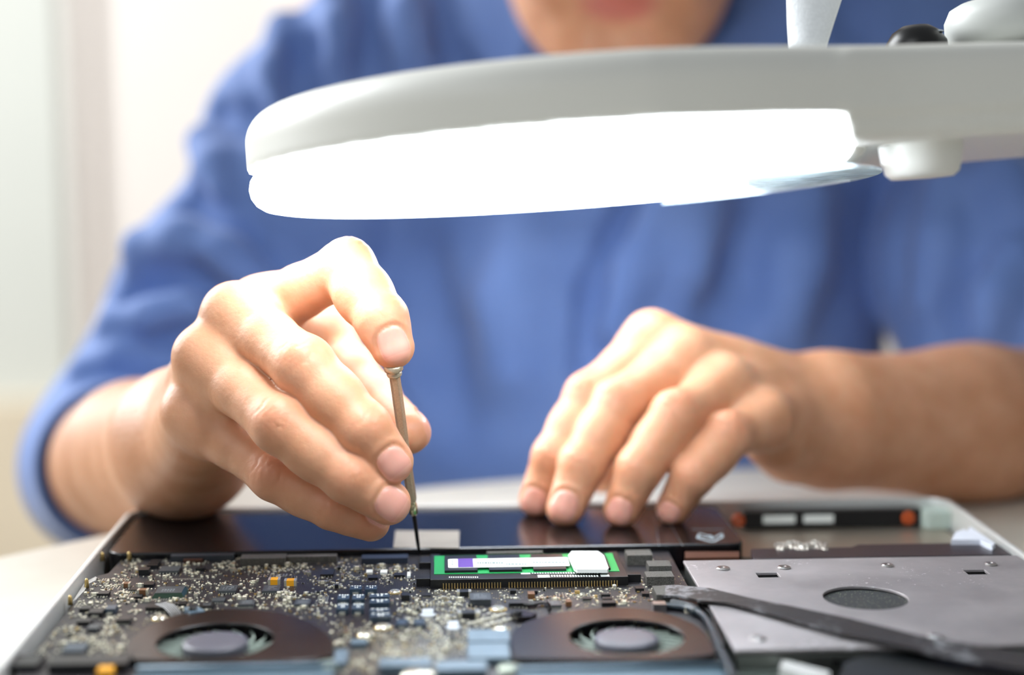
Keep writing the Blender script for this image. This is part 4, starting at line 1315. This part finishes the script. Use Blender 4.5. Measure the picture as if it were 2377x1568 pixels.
    def fold(pts, w, sgn, k, depth=0.0):
        P = [hit(*q) for q in pts]
        P = [q+FWD*depth for q in P]
        for a, c in zip(P[:-1], P[1:]): folds.append((a, c, w*.0016, sgn, k*.001))
    # creases (-) and rolls (+) of the cloth
    for pts, w, s, k in FOLDS: fold(pts, w, s, k)
    def shirt(p):
        d = base(p)
        for a, c, w, s, k in folds:
            lo = np.minimum(a, c)-(w+k)*1.6; hi = np.maximum(a, c)+(w+k)*1.6
            m = ((p > lo.astype(np.float32)) & (p < hi.astype(np.float32))).all(1)
            if m.any():
                e = rcone(p[m], a, c, w, w*.8)
                d[m] = smin(d[m], e, k) if s > 0 else smax(d[m], -e, k)
        return d
    pts = np.array([RS, LS, RE, LE, hips, nb+np.array([0, 0, .06])])
    V, F = polygonise(shirt, pts.min(0)-.19, pts.max(0)+.13, .0036)
    sh = link_mesh('shirt', np_mesh('shirt', V, F), shirt_m, skin, True)
    # turned-up cuff
    u = nrm(np.cross(rax, np.array([0, 0, 1.0]))); v = np.cross(rax, u)
    m = MB(); m.lathe([(.0435,-.042),(.0470,-.040),(.0470,-.004),(.0463,.001),(.0445,.003),(.0425,.001),(.0418,-.006),(.0418,-.04)], cut_r, 56, (u, v, rax), close=True)
    m.build('cuff', shirt_m, sh, True)
    u = nrm(np.cross(lax, np.array([0, 1.0, 0]))); v = np.cross(lax, u)
    m = MB(); m.lathe([(.0610,-.040),(.0665,-.037),(.0660,-.004),(.0645,.001),(.0615,.003),(.0585,.001),(.0575,-.006),(.0575,-.037)], lend, 56, (u, v, lax), close=True)
    m.build('cuff', shirt_m, sh, True)
    # collar leaves
    def leaf(pts, th=.0022):
        m = MB(); P = [np.array(q) for q in pts]
        n = nrm(np.cross(P[1]-P[0], P[-1]-P[0]))
        a = [m.bm.verts.new(Vector(q+n*th)) for q in P]; c = [m.bm.verts.new(Vector(q-n*th)) for q in P]
        m.bm.faces.new(a); m.bm.faces.new(list(reversed(c)))
        for i in range(len(P)):
            j = (i+1) % len(P); m.bm.faces.new((a[i], c[i], c[j], a[j]))
        m.build('collar', shirt_m, sh, bevel=.0015)
    up_ = lambda x, y: hit(x, y, base0)-FWD*.011
    leaf([up_(*q)-FWD*e for *q, e in ((1040,-60,0),(1215,-60,.03),(1245,40,.028),(1330,175,.004),(1180,225,0),(1075,80,0))])
    leaf([up_(*q)-FWD*e for *q, e in ((1725,-60,.0),(1870,-60,.02),(1835,80,.02),(1760,225,.004),(1590,180,0),(1700,60,.0))])
    # button band
FOLDS = [
    # placket and chest
    ([(1500,440),(1440,560),(1388,680),(1362,840)], 8, -1, 10),
    ([(1535,480),(1475,620),(1425,760)], 6, 1, 16),
    ([(1210,560),(1180,700),(1200,860)], 6, 1, 30),
    ([(980,620),(1010,800),(1060,960)], 6, -1, 30),
    ([(1750,520),(1720,640),(1680,720)], 7, -1, 30),
    ([(1880,470),(1860,600),(1830,740)], 6, 1, 28),
    ([(1620,470),(1600,620)], 6, 1, 28),
    # right shoulder and upper sleeve (left in the picture)
    ([(850,-10),(852,110),(862,215)], 7, -1, 12),
    ([(772,-20),(785,60),(775,130)], 6, 1, 12),
    ([(655,60),(640,160),(650,240)], 6, 1, 12),
    ([(710,110),(700,200),(720,300)], 6, -1, 14),
    ([(500,262),(570,280),(660,330)], 6, -1, 12),
    ([(470,330),(495,390),(500,450)], 7, 1, 12),
    ([(450,470),(540,560),(650,640)], 6, -1, 14),
    ([(330,575),(420,560),(520,600),(620,680)], 8, 1, 14),
    ([(300,690),(370,665),(450,660),(560,740)], 7, -1, 12),
    ([(270,760),(360,745),(430,715)], 8, 1, 12),
    ([(300,830),(400,800),(500,780)], 6, -1, 12),
    ([(190,860),(280,830),(390,840)], 5, 1, 10),
    # collar side and left shoulder
    ([(1010,-10),(1035,80),(1060,160)], 7, -1, 14),
    ([(950,20),(960,120)], 6, 1, 16),
    ([(1960,0),(1990,60)], 6, -1, 16),
    # left sleeve (right in the picture)
    ([(2190,430),(2180,560),(2150,690)], 6, 1, 18),
    ([(2330,420),(2370,500)], 10, 1, 18),
    ([(2280,640),(2240,720),(2220,780)], 7, -1, 14),
    ([(2360,600),(2310,690),(2300,760)], 7, 1, 14),
]
person()

# ------------------------------------------------------------------ screwdriver
def screwdriver():
    A = at(913, 851, .587); B = at(974, 1290, .630)
    B = B+nrm(B-A)*.0
    ax = nrm(B-A); L = np.linalg.norm(B-A)
    x = nrm(np.cross(ax, FWD)); y = np.cross(ax, x); fr = (x, y, ax)
    t = empty('screwdriver', B, 'thin silver precision screwdriver held upright in the fingers', 'screwdriver')
    steel = simple('worn_brass_steel', '#b3a48c', .34, .55, noise=.12, nscale=1500)
    m = MB(); m.lathe([(0,-.0012),(.0030,-.0010),(.0036,.0),(.0036,.0012),(.0030,.0016),(.0022,.0018),(.0022,.0026),(.0029,.003),(.0027,.0038),(.0019,.0044),(0,.0044)], A, 24, fr)
    m.build('swivel_cap', steel, t, True)
    f = lambda py: (py-851)/(1290-851)*L
    m = MB(); m.lathe([(0,.004),(.0021,.004),(.0021,f(960)),(.0019,f(1040)),(.0020,f(1060)),(.0020,f(1150)),(.0017,f(1157)),(0,f(1157))], A, 6, fr)
    m.build('handle', steel, t, bevel=.0002)
    m = MB()
    h = f(1158)
    m.lathe([(0,h-.001),(.0013,h-.0006),(.0015,h),(.0015,h+.0012),(.0017,h+.0014),(.0017,f(1186)),(.0012,f(1190)),(0,f(1190))], A, 20, fr)
    m.build('chuck', simple('bright_steel', '#cfc6a4', .2, 1.0), t, True)
    m = MB(); m.lathe([(0,f(1185)),(.00085,f(1185)),(.00075,f(1255)),(.00055,L-.0012),(.0003,L),(0,L)], A, 12, fr)
    m.build('blade', simple('black_steel', '#0c0d0e', .35, .6), t, True)
screwdriver()
